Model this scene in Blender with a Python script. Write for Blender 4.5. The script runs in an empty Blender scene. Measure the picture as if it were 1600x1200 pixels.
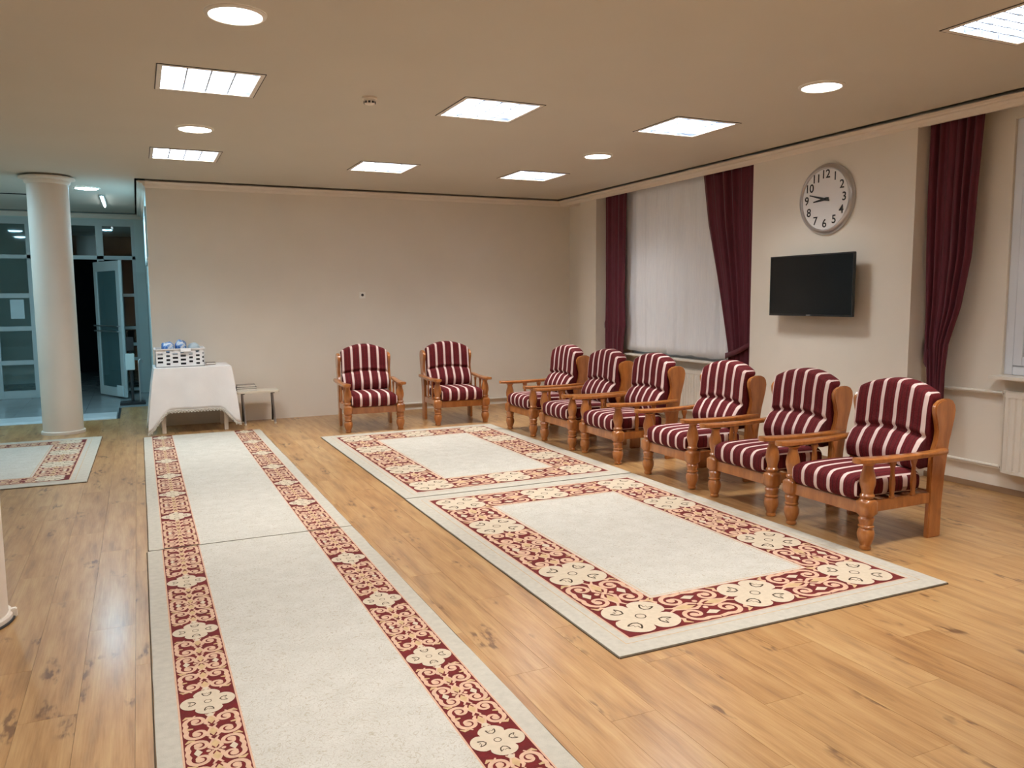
import bpy, bmesh, math, random
from mathutils import Vector, Matrix
PI = math.pi
SC = bpy.context.scene
C = SC.collection
random.seed(7)

# ------------------------------------------------------------------ camera
F_PX, YAW, PITCH, ROLL, EYE = 1255.33, 0.433713, 0.106059, -0.0075383, 1.5
def make_camera():
    cd = bpy.data.cameras.new('camera'); co = bpy.data.objects.new('camera', cd); C.objects.link(co)
    cy, sy = math.cos(YAW), math.sin(YAW)
    f = Vector((sy, cy, 0)); r = Vector((cy, -sy, 0)); u = Vector((0, 0, 1))
    f2 = f * math.cos(PITCH) - u * math.sin(PITCH); u2 = u * math.cos(PITCH) + f * math.sin(PITCH)
    r3 = r * math.cos(ROLL) + u2 * math.sin(ROLL); u3 = -r * math.sin(ROLL) + u2 * math.cos(ROLL)
    m = Matrix((r3, u3, -f2)).transposed().to_4x4(); m.translation = (0, 0, EYE)
    co.matrix_world = m
    cd.sensor_fit = 'HORIZONTAL'; cd.sensor_width = 36; cd.lens = 36 * F_PX / 1600
    cd.clip_start = 0.02; cd.clip_end = 100
    SC.camera = co
make_camera()

# ------------------------------------------------------------------ world, exposure, lamp strengths
w = bpy.data.worlds.new('night'); SC.world = w; w.use_nodes = True
w.node_tree.nodes['Background'].inputs[0].default_value = (0.02, 0.03, 0.05, 1)
w.node_tree.nodes['Background'].inputs[1].default_value = 0.3
SC.view_settings.view_transform = 'Standard'; SC.view_settings.look = 'None'
SC.view_settings.gamma = 1; SC.view_settings.use_curve_mapping = False
SC.view_settings.exposure = 0.0
PANEL_W = 60.0                      # watts of each louvre fixture's area lamp
PANEL_COL = (1.0, 0.985, 0.97)
PANEL_SPREAD = math.radians(138)
DOWN_COL = (1.0, 0.96, 0.9)
COOL = (0.50, 0.80, 1.0)

# ------------------------------------------------------------------ materials
def newmat(name):
    m = bpy.data.materials.new(name); m.use_nodes = True
    nt = m.node_tree; b = nt.nodes['Principled BSDF']
    return m, nt, b
def srgb(r, g, b):
    f = lambda c: (c / 255 / 12.92) if c / 255 <= .04045 else ((c / 255 + .055) / 1.055) ** 2.4
    return (f(r), f(g), f(b), 1)
def nd(nt, t, **kw):
    n = nt.nodes.new(t)
    for k, v in kw.items(): setattr(n, k, v)
    return n
def math_n(nt, op, a, b=None, c=None):
    n = nd(nt, 'ShaderNodeMath', operation=op)
    for i, v in enumerate((a, b, c)):
        if v is None: continue
        if isinstance(v, (int, float)): n.inputs[i].default_value = v
        else: nt.links.new(v, n.inputs[i])
    return n.outputs[0]
def ramp(nt, fac, stops):
    n = nd(nt, 'ShaderNodeValToRGB'); e = n.color_ramp.elements
    while len(e) < len(stops): e.new(0.5)
    for i, (p, c) in enumerate(stops):
        e[i].position = p; e[i].color = c
    nt.links.new(fac, n.inputs[0]); return n.outputs[0]
def mix(nt, fac, a, b, blend='MIX'):
    n = nd(nt, 'ShaderNodeMix', data_type='RGBA', blend_type=blend)
    for i, v in ((0, fac), (6, a), (7, b)):
        if isinstance(v, (int, float)): n.inputs[i].default_value = v
        elif isinstance(v, tuple): n.inputs[i].default_value = v
        else: nt.links.new(v, n.inputs[i])
    return n.outputs[2]
def noise(nt, vec, scale, detail=3, rough=.5):
    n = nd(nt, 'ShaderNodeTexNoise'); n.inputs['Scale'].default_value = scale
    n.inputs['Detail'].default_value = detail; n.inputs['Roughness'].default_value = rough
    if vec is not None: nt.links.new(vec, n.inputs['Vector'])
    return n.outputs['Fac']
def objco(nt): return nd(nt, 'ShaderNodeTexCoord').outputs['Object']
def worldpos(nt): return nd(nt, 'ShaderNodeNewGeometry').outputs['Position']
def scaled(nt, vec, s):
    n = nd(nt, 'ShaderNodeMapping'); n.inputs['Scale'].default_value = s; nt.links.new(vec, n.inputs['Vector']); return n.outputs[0]
def bump(nt, b, h, dist, strength=1.0):
    n = nd(nt, 'ShaderNodeBump'); n.inputs['Distance'].default_value = dist; n.inputs['Strength'].default_value = strength
    nt.links.new(h, n.inputs['Height']); nt.links.new(n.outputs[0], b.inputs['Normal'])

def plain(name, col, rough=.6, metal=0, var=.06, scale=8, bmp=0.0, coat=0, spec=.5, world=False):
    m, nt, b = newmat(name)
    v = worldpos(nt) if world else objco(nt)
    f = noise(nt, v, scale)
    dark = tuple(c * (1 - var) for c in col[:3]) + (1,); lite = tuple(min(1, c * (1 + var)) for c in col[:3]) + (1,)
    nt.links.new(ramp(nt, f, [(.3, dark), (.7, lite)]), b.inputs['Base Color'])
    b.inputs['Roughness'].default_value = rough; b.inputs['Metallic'].default_value = metal
    b.inputs['Specular IOR Level'].default_value = spec
    b.inputs['Coat Weight'].default_value = coat; b.inputs['Coat Roughness'].default_value = .15
    if bmp: bump(nt, b, noise(nt, v, scale * 12, 2), bmp)
    return m
def emis(name, col, s, base=(.8, .8, .8, 1)):
    m, nt, b = newmat(name); b.inputs['Base Color'].default_value = base
    b.inputs['Emission Color'].default_value = tuple(col[:3]) + (1,); b.inputs['Emission Strength'].default_value = s
    return m

M = {}
M['wall'] = plain('wall_paint', srgb(236, 228, 214), .75, var=.02, scale=2, bmp=.0006, world=True)
M['ceil'] = plain('ceiling_paint', srgb(208, 201, 186), .85, var=.015, scale=1.5, bmp=.0004, world=True)
M['crown'] = plain('crown_paint', srgb(236, 226, 212), .6, var=.02, scale=3, world=True)
M['column'] = plain('column_paint', srgb(232, 220, 205), .55, var=.02, scale=3, world=True)
M['white'] = plain('white_enamel', srgb(232, 226, 214), .35, var=.02, scale=4)
M['corr'] = plain('corridor_paint', srgb(196, 214, 212), .7, var=.03, scale=2, world=True)
M['alu'] = plain('pale_aluminium_frame', srgb(190, 205, 205), .4, var=.03, scale=3)
M['pvc'] = plain('window_plastic', srgb(228, 232, 238), .3, var=.02, scale=3)
M['black'] = plain('black_plastic', (.012, .012, .013, 1), .35, var=.1)
M['screen'] = plain('dark_screen', (.006, .007, .008, 1), .16, var=.05, spec=.35)
M['dark'] = plain('dark_metal', (.02, .022, .025, 1), .45, var=.1)
M['steel'] = plain('brushed_steel', (.55, .56, .58, 1), .3, metal=1, var=.05)
M['silver'] = plain('silver_plastic', (.55, .55, .56, 1), .28, metal=.7, var=.04)
M['face'] = plain('clock_face', srgb(238, 236, 234), .5, var=.01)
M['ink'] = plain('black_ink', (.015, .015, .017, 1), .5, var=.05)
M['reflector'] = plain('satin_reflector', (.36, .40, .46, 1), .28, metal=1, var=.01)
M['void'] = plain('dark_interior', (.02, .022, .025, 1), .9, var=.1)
M['cloth'] = plain('white_tablecloth_cotton', srgb(242, 240, 238), .85, var=.03, scale=5, bmp=.0006)
M['lace'] = plain('white_lace', srgb(215, 210, 200), .9, var=.15, scale=60, bmp=.002)
M['basket'] = plain('white_basket_plastic', srgb(238, 238, 238), .45, var=.03)
M['bench'] = plain('cream_laminate', srgb(226, 218, 200), .4, var=.02)
M['paper'] = plain('bluish_paper', srgb(205, 225, 228), .8, var=.02)
M['book_grey'] = plain('grey_cover', srgb(150, 142, 132), .6, var=.05)
M['book_dark'] = plain('dark_cover', srgb(70, 62, 56), .6, var=.05)
M['pages'] = plain('book_pages', srgb(244, 240, 230), .8, var=.05, scale=40)
M['lens'] = emis('downlight_lens', (1.0, .98, .93), 14)
M['lens_cool'] = emis('cool_downlight_lens', (.44, .78, 1.0), 200)
M['tube'] = emis('lamp_tube', (.86, .94, 1.0), 3)
M['tube_cool'] = emis('corridor_lamp_tube', (.85, .95, 1.0), 12)
M['transom'] = emis('emissive_bluish_pane', (.45, .75, .95), 1.6)  # even bluish emission for the framed pane on the corridor wall
M['tile'] = plain('grey_stone_tile', srgb(150, 158, 158), .18, var=.06, scale=3, world=True)
M['tile2'] = plain('pale_marble', srgb(200, 205, 205), .25, var=.06, scale=6, world=True)
M['rug_base'] = plain('rug_outer_pile', srgb(184, 177, 162), .95, var=.07, scale=30, bmp=.002)
M['red'] = plain('rug_red_pile', srgb(98, 11, 9), .95, var=.22, scale=25, bmp=.0015)
M['peach'] = plain('rug_peach_pile', srgb(200, 162, 135), .95, var=.08, scale=40)
M['gold'] = plain('rug_gold_pile', srgb(190, 158, 116), .95, var=.1, scale=40)
M['cream'] = plain('rug_cream_pile', srgb(196, 179, 155), .95, var=.05, scale=40)
M['brown'] = plain('rug_brown_outline', srgb(62, 44, 26), .95, var=.1, scale=40)
M['rug_edge'] = plain('rug_edge_binding', srgb(90, 72, 50), .95, var=.1, scale=40)

def mat_field():
    m, nt, b = newmat('rug_field_pile'); v = worldpos(nt)
    n1 = noise(nt, v, 9, 2); n2 = nd(nt, 'ShaderNodeTexNoise'); nt.links.new(v, n2.inputs['Vector'])
    n2.inputs['Scale'].default_value = 20; n2.inputs['Detail'].default_value = 1; n2.inputs['Distortion'].default_value = 2.6
    band = math_n(nt, 'ABSOLUTE', math_n(nt, 'SUBTRACT', n2.outputs['Fac'], .5))
    line = ramp(nt, band, [(0, (1, 1, 1, 1)), (.035, (0, 0, 0, 1))])
    base = ramp(nt, n1, [(.3, srgb(184, 179, 167)), (.7, srgb(194, 189, 178))])
    col = mix(nt, math_n(nt, 'MULTIPLY', line, .6), base, srgb(150, 134, 106))
    fine = noise(nt, v, 180, 2)
    col = mix(nt, .10, col, ramp(nt, fine, [(.3, srgb(150, 140, 120)), (.7, srgb(250, 245, 230))]))
    nt.links.new(col, b.inputs['Base Color']); b.inputs['Roughness'].default_value = .95
    bump(nt, b, fine, .002)
    return m
M['field'] = mat_field()

def mat_stripes(plain_side=False):
    m, nt, b = newmat('burgundy_cream_stripe_fabric'); v = objco(nt)
    sx = nd(nt, 'ShaderNodeSeparateXYZ'); nt.links.new(v, sx.inputs[0]); x = sx.outputs[0]
    nrm = nd(nt, 'ShaderNodeSeparateXYZ'); nt.links.new(nd(nt, 'ShaderNodeTexCoord').outputs['Normal'], nrm.inputs[0])
    side = math_n(nt, 'GREATER_THAN', math_n(nt, 'ABSOLUTE', nrm.outputs[0]), .72 if plain_side else .84)
    x = math_n(nt, 'ADD', math_n(nt, 'MULTIPLY', x, math_n(nt, 'SUBTRACT', 1.0, side)), math_n(nt, 'MULTIPLY', (math_n(nt, 'ADD', math_n(nt, 'MULTIPLY', sx.outputs[1], .62), .02) if not plain_side else math_n(nt, 'MULTIPLY', sx.outputs[1], .1)), side))
    t = math_n(nt, 'ABSOLUTE', math_n(nt, 'SUBTRACT', math_n(nt, 'FRACT', math_n(nt, 'DIVIDE', math_n(nt, 'ADD', x, 10.4), .104)), .5))
    # t = .5 at the middle of the burgundy band, 0 at the middle of the cream stripe
    white = ramp(nt, t, [(.112, (1, 1, 1, 1)), (.132, (0, 0, 0, 1))])
    d = math_n(nt, 'ABSOLUTE', math_n(nt, 'SUBTRACT', t, .335))
    thin = ramp(nt, d, [(.02, (1, 1, 1, 1)), (.05, (0, 0, 0, 1))])
    bur = mix(nt, math_n(nt, 'MULTIPLY', thin, .6), srgb(96, 16, 22), srgb(52, 10, 14))
    fine = noise(nt, v, 120, 2)
    col = mix(nt, white, bur, srgb(228, 204, 196))
    col = mix(nt, .03, col, ramp(nt, fine, [(.3, (0, 0, 0, 1)), (.7, (.5, .4, .38, 1))]))
    nt.links.new(col, b.inputs['Base Color']); b.inputs['Roughness'].default_value = .85; b.inputs['Specular IOR Level'].default_value = .2
    b.inputs['Sheen Weight'].default_value = .0
    bump(nt, b, fine, .001)
    return m
M['stripe'] = mat_stripes(); M['stripe_back'] = mat_stripes(True)

def mat_velvet():
    m, nt, b = newmat('burgundy_curtain_fabric'); v = objco(nt)
    f = noise(nt, scaled(nt, v, (20, 20, 3)), 3, 3)
    nt.links.new(ramp(nt, f, [(.3, srgb(80, 18, 34)), (.7, srgb(100, 24, 42))]), b.inputs['Base Color'])
    b.inputs['Roughness'].default_value = .75; b.inputs['Sheen Weight'].default_value = .15
    return m
M['velvet'] = mat_velvet()
def mat_sheer():
    m, nt, b = newmat('sheer_curtain_fabric'); v = objco(nt)
    f = noise(nt, scaled(nt, v, (30, 30, 2)), 3, 3)
    nt.links.new(ramp(nt, f, [(.3, srgb(242, 245, 250)), (.7, srgb(250, 252, 255))]), b.inputs['Base Color'])
    b.inputs['Roughness'].default_value = .8; b.inputs['Alpha'].default_value = .985
    return m
M['sheer'] = mat_sheer()

def mat_chairwood():
    m, nt, b = newmat('honey_pine_varnish'); v = objco(nt)
    g = noise(nt, scaled(nt, v, (1, 1, .25)), 22, 4, .6)
    k = noise(nt, v, 4.5, 1)
    col = ramp(nt, g, [(.25, srgb(148, 86, 38)), (.55, srgb(178, 110, 52)), (.8, srgb(196, 130, 66))])
    col = mix(nt, ramp(nt, k, [(.70, (0, 0, 0, 1)), (.78, (.6, .6, .6, 1))]), col, srgb(128, 72, 32))
    nt.links.new(col, b.inputs['Base Color'])
    b.inputs['Roughness'].default_value = .3; b.inputs['Coat Weight'].default_value = .7; b.inputs['Coat Roughness'].default_value = .1
    return m
M['wood'] = mat_chairwood()

def mat_plank(island):
    m, nt, b = newmat('laminate_plank' + ('_far' if island else ''))
    v = worldpos(nt)
    if island: rnd = nd(nt, 'ShaderNodeNewGeometry').outputs['Random Per Island']
    else: rnd = nd(nt, 'ShaderNodeObjectInfo').outputs['Random']
    off = nd(nt, 'ShaderNodeCombineXYZ'); nt.links.new(math_n(nt, 'MULTIPLY', rnd, 37.0), off.inputs[0]); nt.links.new(math_n(nt, 'MULTIPLY', rnd, 91.0), off.inputs[1])
    ad = nd(nt, 'ShaderNodeVectorMath', operation='ADD'); nt.links.new(v, ad.inputs[0]); nt.links.new(off.outputs[0], ad.inputs[1])
    g = noise(nt, scaled(nt, ad.outputs[0], (11, 1.3, 1)), 1.5, 4, .55)
    fine = noise(nt, scaled(nt, ad.outputs[0], (90, 3, 1)), 1.5, 3, .6)
    base = ramp(nt, g, [(.30, srgb(112, 70, 33)), (.46, srgb(166, 119, 67)), (.66, srgb(192, 153, 100))])
    tint = ramp(nt, rnd, [(0, srgb(172, 133, 84)), (.35, srgb(188, 146, 93)), (.7, srgb(158, 112, 62)), (1, srgb(196, 160, 110))])
    col = mix(nt, .38, base, tint)
    col = mix(nt, .16, col, ramp(nt, fine, [(.35, srgb(125, 80, 42)), (.65, srgb(208, 176, 130))]))
    kn = noise(nt, scaled(nt, ad.outputs[0], (7, 2.6, 1)), 1.0, 2, .5)
    knf = ramp(nt, kn, [(.605, (0, 0, 0, 1)), (.67, (.85, .85, .85, 1))])
    kf2 = ramp(nt, noise(nt, scaled(nt, ad.outputs[0], (40, 12, 1)), 1.0, 2), [(.45, (0, 0, 0, 1)), (.6, (1, 1, 1, 1))])
    col = mix(nt, math_n(nt, 'MULTIPLY', knf, kf2), col, srgb(96, 60, 32))
    nt.links.new(col, b.inputs['Base Color'])
    b.inputs['Roughness'].default_value = .36
    b.inputs['Coat Weight'].default_value = .35; b.inputs['Coat Roughness'].default_value = .2
    return m
M['plank'] = mat_plank(False); M['plank_far'] = mat_plank(True)

def mat_glass():
    m, nt, b = newmat('window_glass'); b.inputs['Base Color'].default_value = (.85, .95, .95, 1)
    b.inputs['Roughness'].default_value = .02
    tr = nd(nt, 'ShaderNodeBsdfTransparent'); tr.inputs[0].default_value = (.82, .92, .92, 1)
    gl = nd(nt, 'ShaderNodeBsdfGlossy'); gl.inputs['Roughness'].default_value = .03
    fr = nd(nt, 'ShaderNodeFresnel'); fr.inputs[0].default_value = 1.5
    mx = nd(nt, 'ShaderNodeMixShader'); nt.links.new(fr.outputs[0], mx.inputs[0]); nt.links.new(tr.outputs[0], mx.inputs[1]); nt.links.new(gl.outputs[0], mx.inputs[2])
    nt.links.new(mx.outputs[0], nt.nodes['Material Output'].inputs['Surface'])
    return m
M['glass'] = mat_glass()
M['leaf_glass'] = M['glass'].copy(); M['leaf_glass'].name = 'door_glass_painted_reflection'
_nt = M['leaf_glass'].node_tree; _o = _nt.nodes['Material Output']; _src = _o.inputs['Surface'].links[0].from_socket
_d = _nt.nodes.new('ShaderNodeBsdfDiffuse'); _d.inputs[0].default_value = srgb(120, 160, 165); _m = _nt.nodes.new('ShaderNodeMixShader'); _m.inputs[0].default_value = .32  # teal diffuse share imitates a cool reflection in the door pane
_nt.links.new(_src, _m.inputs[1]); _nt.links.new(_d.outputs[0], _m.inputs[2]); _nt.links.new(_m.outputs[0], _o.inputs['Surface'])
def mat_bag():
    m, nt, b = newmat('blue_printed_bag'); v = objco(nt)
    n2 = nd(nt, 'ShaderNodeTexNoise'); nt.links.new(v, n2.inputs['Vector']); n2.inputs['Scale'].default_value = 14; n2.inputs['Distortion'].default_value = 1.5
    nt.links.new(ramp(nt, n2.outputs['Fac'], [(.42, srgb(70, 120, 200)), (.5, srgb(150, 190, 230)), (.6, srgb(225, 232, 240))]), b.inputs['Base Color'])
    b.inputs['Roughness'].default_value = .25
    return m
M['bag'] = mat_bag()

# ------------------------------------------------------------------ mesh helpers
class MB:
    def __init__(s): s.v = []; s.f = []; s.mi = []
    def add(s, vs, fs, mi=0):
        o = len(s.v); s.v += [tuple(p) for p in vs]; s.f += [tuple(i + o for i in f) for f in fs]; s.mi += [mi] * len(fs)
    def box(s, x0, x1, y0, y1, z0, z1, mi=0):
        s.add([(x0,y0,z0),(x1,y0,z0),(x1,y1,z0),(x0,y1,z0),(x0,y0,z1),(x1,y0,z1),(x1,y1,z1),(x0,y1,z1)],
              [(0,3,2,1),(4,5,6,7),(0,1,5,4),(1,2,6,5),(2,3,7,6),(3,0,4,7)], mi)
    def prism(s, pts, axis, a, b, mi=0):            # pts 2-D polygon, extruded along axis from a to b
        def P(p, t):
            if axis == 'x': return (t, p[0], p[1])
            if axis == 'y': return (p[0], t, p[1])
            return (p[0], p[1], t)
        n = len(pts)
        s.add([P(p, a) for p in pts] + [P(p, b) for p in pts],
              [tuple(range(n - 1, -1, -1)), tuple(range(n, 2 * n))] + [(i, (i + 1) % n, n + (i + 1) % n, n + i) for i in range(n)], mi)
    def lathe(s, prof, cx=0, cy=0, n=20, mi=0, close=True):   # prof: (r, z)
        vs = []; fs = []
        for r, z in prof:
            for k in range(n):
                a = 2 * PI * k / n; vs.append((cx + r * math.cos(a), cy + r * math.sin(a), z))
        for i in range(len(prof) - 1):
            for k in range(n):
                k2 = (k + 1) % n; fs.append((i * n + k, i * n + k2, (i + 1) * n + k2, (i + 1) * n + k))
        if close:
            fs.append(tuple(range(n - 1, -1, -1))); L = (len(prof) - 1) * n; fs.append(tuple(L + k for k in range(n)))
        s.add(vs, fs, mi)
    def tube(s, pts, r, n=8, mi=0):
        pts = [Vector(p) for p in pts]; vs = []; fs = []; up0 = None
        for i, p in enumerate(pts):
            t = (pts[min(i + 1, len(pts) - 1)] - pts[max(i - 1, 0)]).normalized()
            if up0 is None: up0 = Vector((0, 0, 1)) if abs(t.z) < .9 else Vector((0, 1, 0))
            a = t.cross(up0).normalized(); b = a.cross(t).normalized(); up0 = b
            rr = r[i] if isinstance(r, (list, tuple)) else r
            for k in range(n):
                an = 2 * PI * k / n; vs.append(p + a * rr * math.cos(an) + b * rr * math.sin(an))
        for i in range(len(pts) - 1):
            for k in range(n):
                k2 = (k + 1) % n; fs.append((i * n + k, i * n + k2, (i + 1) * n + k2, (i + 1) * n + k))
        fs.append(tuple(range(n - 1, -1, -1))); L = (len(pts) - 1) * n; fs.append(tuple(L + k for k in range(n)))
        s.add(vs, fs, mi)
    def mesh(s, name, mats, smooth=False, bevel=0):
        me = bpy.data.meshes.new(name); me.from_pydata(s.v, [], s.f)
        if not isinstance(mats, (list, tuple)): mats = [mats]
        for m in mats: me.materials.append(m)
        for p, i in zip(me.polygons, s.mi): p.material_index = i
        bm = bmesh.new(); bm.from_mesh(me)
        if bevel:
            es = [e for e in bm.edges if len(e.link_faces) == 2 and e.calc_face_angle(0) > .6]
            bmesh.ops.bevel(bm, geom=es, offset=bevel, segments=2, affect='EDGES', clamp_overlap=True)
        bmesh.ops.recalc_face_normals(bm, faces=bm.faces)
        bm.to_mesh(me); bm.free()
        if smooth or bevel:
            for p in me.polygons: p.use_smooth = True
            me.set_sharp_from_angle(angle=math.radians(42 if smooth else 40))
        return me
def link(name, me, parent=None, loc=None, rz=None):
    o = bpy.data.objects.new(name, me); C.objects.link(o)
    if parent is not None: o.parent = parent
    if loc: o.location = loc
    if rz is not None: o.rotation_euler = (0, 0, rz)
    return o
def obj(name, mb, mats, parent=None, smooth=False, bevel=0, loc=None, rz=None):
    return link(name, mb.mesh(name, mats, smooth, bevel), parent, loc, rz)
def thing(name, label, cat, loc=(0, 0, 0), rz=0, group=None):
    o = bpy.data.objects.new(name, None); C.objects.link(o); o.location = loc; o.rotation_euler = (0, 0, rz); o.empty_display_size = .1
    return tag(o, label, cat, group)
def tag(o, label, cat, group=None):
    o['label'] = label; o['category'] = cat
    if group: o['group'] = group
    return o
def struct(name, mb, mats, parent=None, label=None, **kw):
    o = obj(name, mb, mats, parent, **kw)
    if parent is None: o['kind'] = 'structure'
    if label: o['label'] = label
    return o
def box_obj(name, b, mat, parent=None, bevel=0, **kw):
    mb = MB(); mb.box(*b); return obj(name, mb, mat, parent, bevel=bevel, **kw)
def copy_tree(o, parent=None):
    c = o.copy(); C.objects.link(c)
    if parent is not None: c.parent = parent
    for ch in list(o.children): copy_tree(ch, c)
    return c
def rounded_box(cx, cy, cz, hx, hy, hz, r, nx=14, ny=8, nz=6, deform=None, name='cushion', mat=None, parent=None):
    vs = []; idx = {}; fs = []
    def P(i, j, k):
        key = (i, j, k)
        if key in idx: return idx[key]
        p = Vector((-1 + 2 * i / nx, -1 + 2 * j / ny, -1 + 2 * k / nz)); q = Vector((p.x * hx, p.y * hy, p.z * hz))
        c = Vector((max(-hx + r, min(hx - r, q.x)), max(-hy + r, min(hy - r, q.y)), max(-hz + r, min(hz - r, q.z))))
        d = q - c
        if d.length > 1e-9: q = c + d.normalized() * r if True else q
        q = Vector((q.x + cx, q.y + cy, q.z + cz))
        if deform: q = deform(q, p)
        idx[key] = len(vs); vs.append(q); return idx[key]
    for i in range(nx):
        for j in range(ny):
            fs.append((P(i,j,0),P(i,j+1,0),P(i+1,j+1,0),P(i+1,j,0))); fs.append((P(i,j,nz),P(i+1,j,nz),P(i+1,j+1,nz),P(i,j+1,nz)))
    for i in range(nx):
        for k in range(nz):
            fs.append((P(i,0,k),P(i+1,0,k),P(i+1,0,k+1),P(i,0,k+1))); fs.append((P(i,ny,k),P(i,ny,k+1),P(i+1,ny,k+1),P(i+1,ny,k)))
    for j in range(ny):
        for k in range(nz):
            fs.append((P(0,j,k),P(0,j,k+1),P(0,j+1,k+1),P(0,j+1,k))); fs.append((P(nx,j,k),P(nx,j+1,k),P(nx,j+1,k+1),P(nx,j,k+1)))
    mb = MB(); mb.add(vs, fs); me = mb.mesh(name, mat)
    for p in me.polygons: p.use_smooth = True
    return link(name, me, parent)

# ------------------------------------------------------------------ key dimensions
WX = 5.65          # face of the right wall's piers
NX = 5.90          # back of the window niches
BY = 10.46         # back wall
CZ = 2.90          # ceiling
GX, GY = 5.551, 10.345   # where the ceiling stops short of the walls
CX = 0.15          # corridor's right wall
PY = 14.55         # glazed partition
LX, SY = -4.5, -2.2

# ------------------------------------------------------------------ floor of laminate planks
fl = MB(); fl.box(LX, NX + .3, SY, 12.62, -.12, -.010)
floor = struct('floor', fl, M['dark'])
PWID, PLEN = .192, 1.28
cells = []
for i in range(int((NX + .02 - LX) / PWID) + 1):
    x0 = LX + i * PWID; x1 = min(x0 + PWID, NX)
    if x1 - x0 < .03: continue
    off = (i * 0.37 % 1) * PLEN
    y = SY - off
    while y < 12.60:
        a, b_ = max(y, SY), min(y + PLEN, 12.60)
        if b_ - a > .02:
            if x0 < -.31 and b_ > 11.42: b_ = 11.42
            if b_ - a > .02: cells.append((x0, x1, a, b_))
        y += PLEN
cyaw, syaw = math.cos(YAW), math.sin(YAW)
def inview(c):
    best = 0
    for X in (c[0], c[1]):
        for Y in (c[2], c[3]):
            d = X * syaw + Y * cyaw; l = X * cyaw - Y * syaw
            if d > .9 and abs(l) < .68 * d and EYE / d < .66: best = max(best, 1 / d)
    return best
cells.sort(key=lambda c: -inview(c))
near, rest = cells[:288], cells[288:]
g = .0005
protos = {}
for c in near:
    W_, L_ = c[1] - c[0], c[3] - c[2]; key = (round(W_, 3), round(L_, 3))
    if key not in protos:
        mb = MB(); mb.box(g, W_ - g, g, L_ - g, -.010, 0); protos[key] = mb.mesh('plank', M['plank'])
    o = link('plank', protos[key], floor, (c[0], c[2], 0))
mb = MB()
for c in rest: mb.box(c[0] + g, c[1] - g, c[2] + g, c[3] - g, -.010, 0)
o = obj('plank_field', mb, M['plank_far'], floor); o['kind'] = 'stuff'

# corridor tiles and far room
mb = MB(); mb.box(LX, CX + .1, 12.62, 20, -.12, -.012); mb.box(LX, -.31, 11.42, 12.62, -.0095, -.006)
tf = struct('floor_corridor', mb, M['dark'])
mb = MB()
for i in range(12):
    for j in range(16):
        x0 = -4.5 + .42 * i; y0 = 12.62 + .42 * j
        if x0 < CX: mb.box(x0 + .002, min(x0 + .418, CX), y0 + .002, min(y0 + .418, 20), -.012, 0)
for i in range(10):
    x0 = -4.5 + .42 * i
    if x0 < -.31:
        for (a, b_) in ((11.42, 11.6), (11.602, 12.02), (12.022, 12.619)): mb.box(x0 + .002, min(x0 + .418, -.31), a + .001, b_, -.006, 0)
o = obj('tile_field', mb, M['tile'], tf); o['kind'] = 'stuff'
# marble threshold strip at the edge of the wooden floor
mb = MB(); mb.prism([(11.40, 0), (11.40, .006), (11.52, .018), (11.98, .018), (12.10, .006), (12.10, 0)], 'x', LX + .05, -.32)
th = struct('trim_1', mb, M['tile2'], label='pale stone threshold strip where the wooden floor meets the corridor')

# ------------------------------------------------------------------ ceiling with openings for the louvre fixtures
FIX = [(.49, 5.66), (.49, 8.52), (2.46, 5.68), (2.45, 8.52), (4.20, 8.46), (4.20, 5.60), (4.26, 2.76), (2.46, 2.72), (.49, 2.72),
       (.49, -.3), (2.46, -.3)]
HALF = .30
def grid_sheet(mb, xs, ys, z, hole):
    xs = sorted(set(round(x, 4) for x in xs)); ys = sorted(set(round(y, 4) for y in ys))
    for i in range(len(xs) - 1):
        for j in range(len(ys) - 1):
            xm, ym = (xs[i] + xs[i + 1]) / 2, (ys[j] + ys[j + 1]) / 2
            if hole(xm, ym): continue
            mb.add([(xs[i], ys[j], z), (xs[i + 1], ys[j], z), (xs[i + 1], ys[j + 1], z), (xs[i], ys[j + 1], z)], [(0, 3, 2, 1)])
xs = [LX, GX, .06]; ys = [SY, GY, 14.45, 12.30, 12.42]
for x, y in FIX: xs += [x - HALF, x + HALF]; ys += [y - HALF, y + HALF]
def hole(x, y):
    if y > GY and x > .06: return True
    if 12.30 < y < 12.42 and x < -1.0: return True
    return any(abs(x - a) < HALF and abs(y - b_) < HALF for a, b_ in FIX)
xs.append(-1.0)
mb = MB(); grid_sheet(mb, xs, ys, CZ, hole)
# lip of the ceiling edge and slab above
mb.box(GX - .02, GX, SY, GY, CZ, CZ + .05)
mb.box(.04, GX, GY - .02, GY, CZ, CZ + .05)
mb.box(.04, .06, GY, 14.45, CZ, CZ + .05)
mb.box(LX, .06, 14.43, 14.45, CZ, CZ + .05)
mb.box(LX, 6.4, SY - .1, 20.2, 3.2, 3.3)
ceiling = struct('ceiling', mb, M['ceil'])

# ------------------------------------------------------------------ walls
NICHES = [(6.42, 9.47), (1.30, 4.55)]
mb = MB()
T = 6.35
# piers
for a, b_ in ((SY, 1.30), (4.55, 6.42), (9.47, 9.90)): mb.box(WX, T, a, b_, 0, 3.2)
mb.box(5.79, T, 9.90, BY + .2, 0, 3.2)
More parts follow.
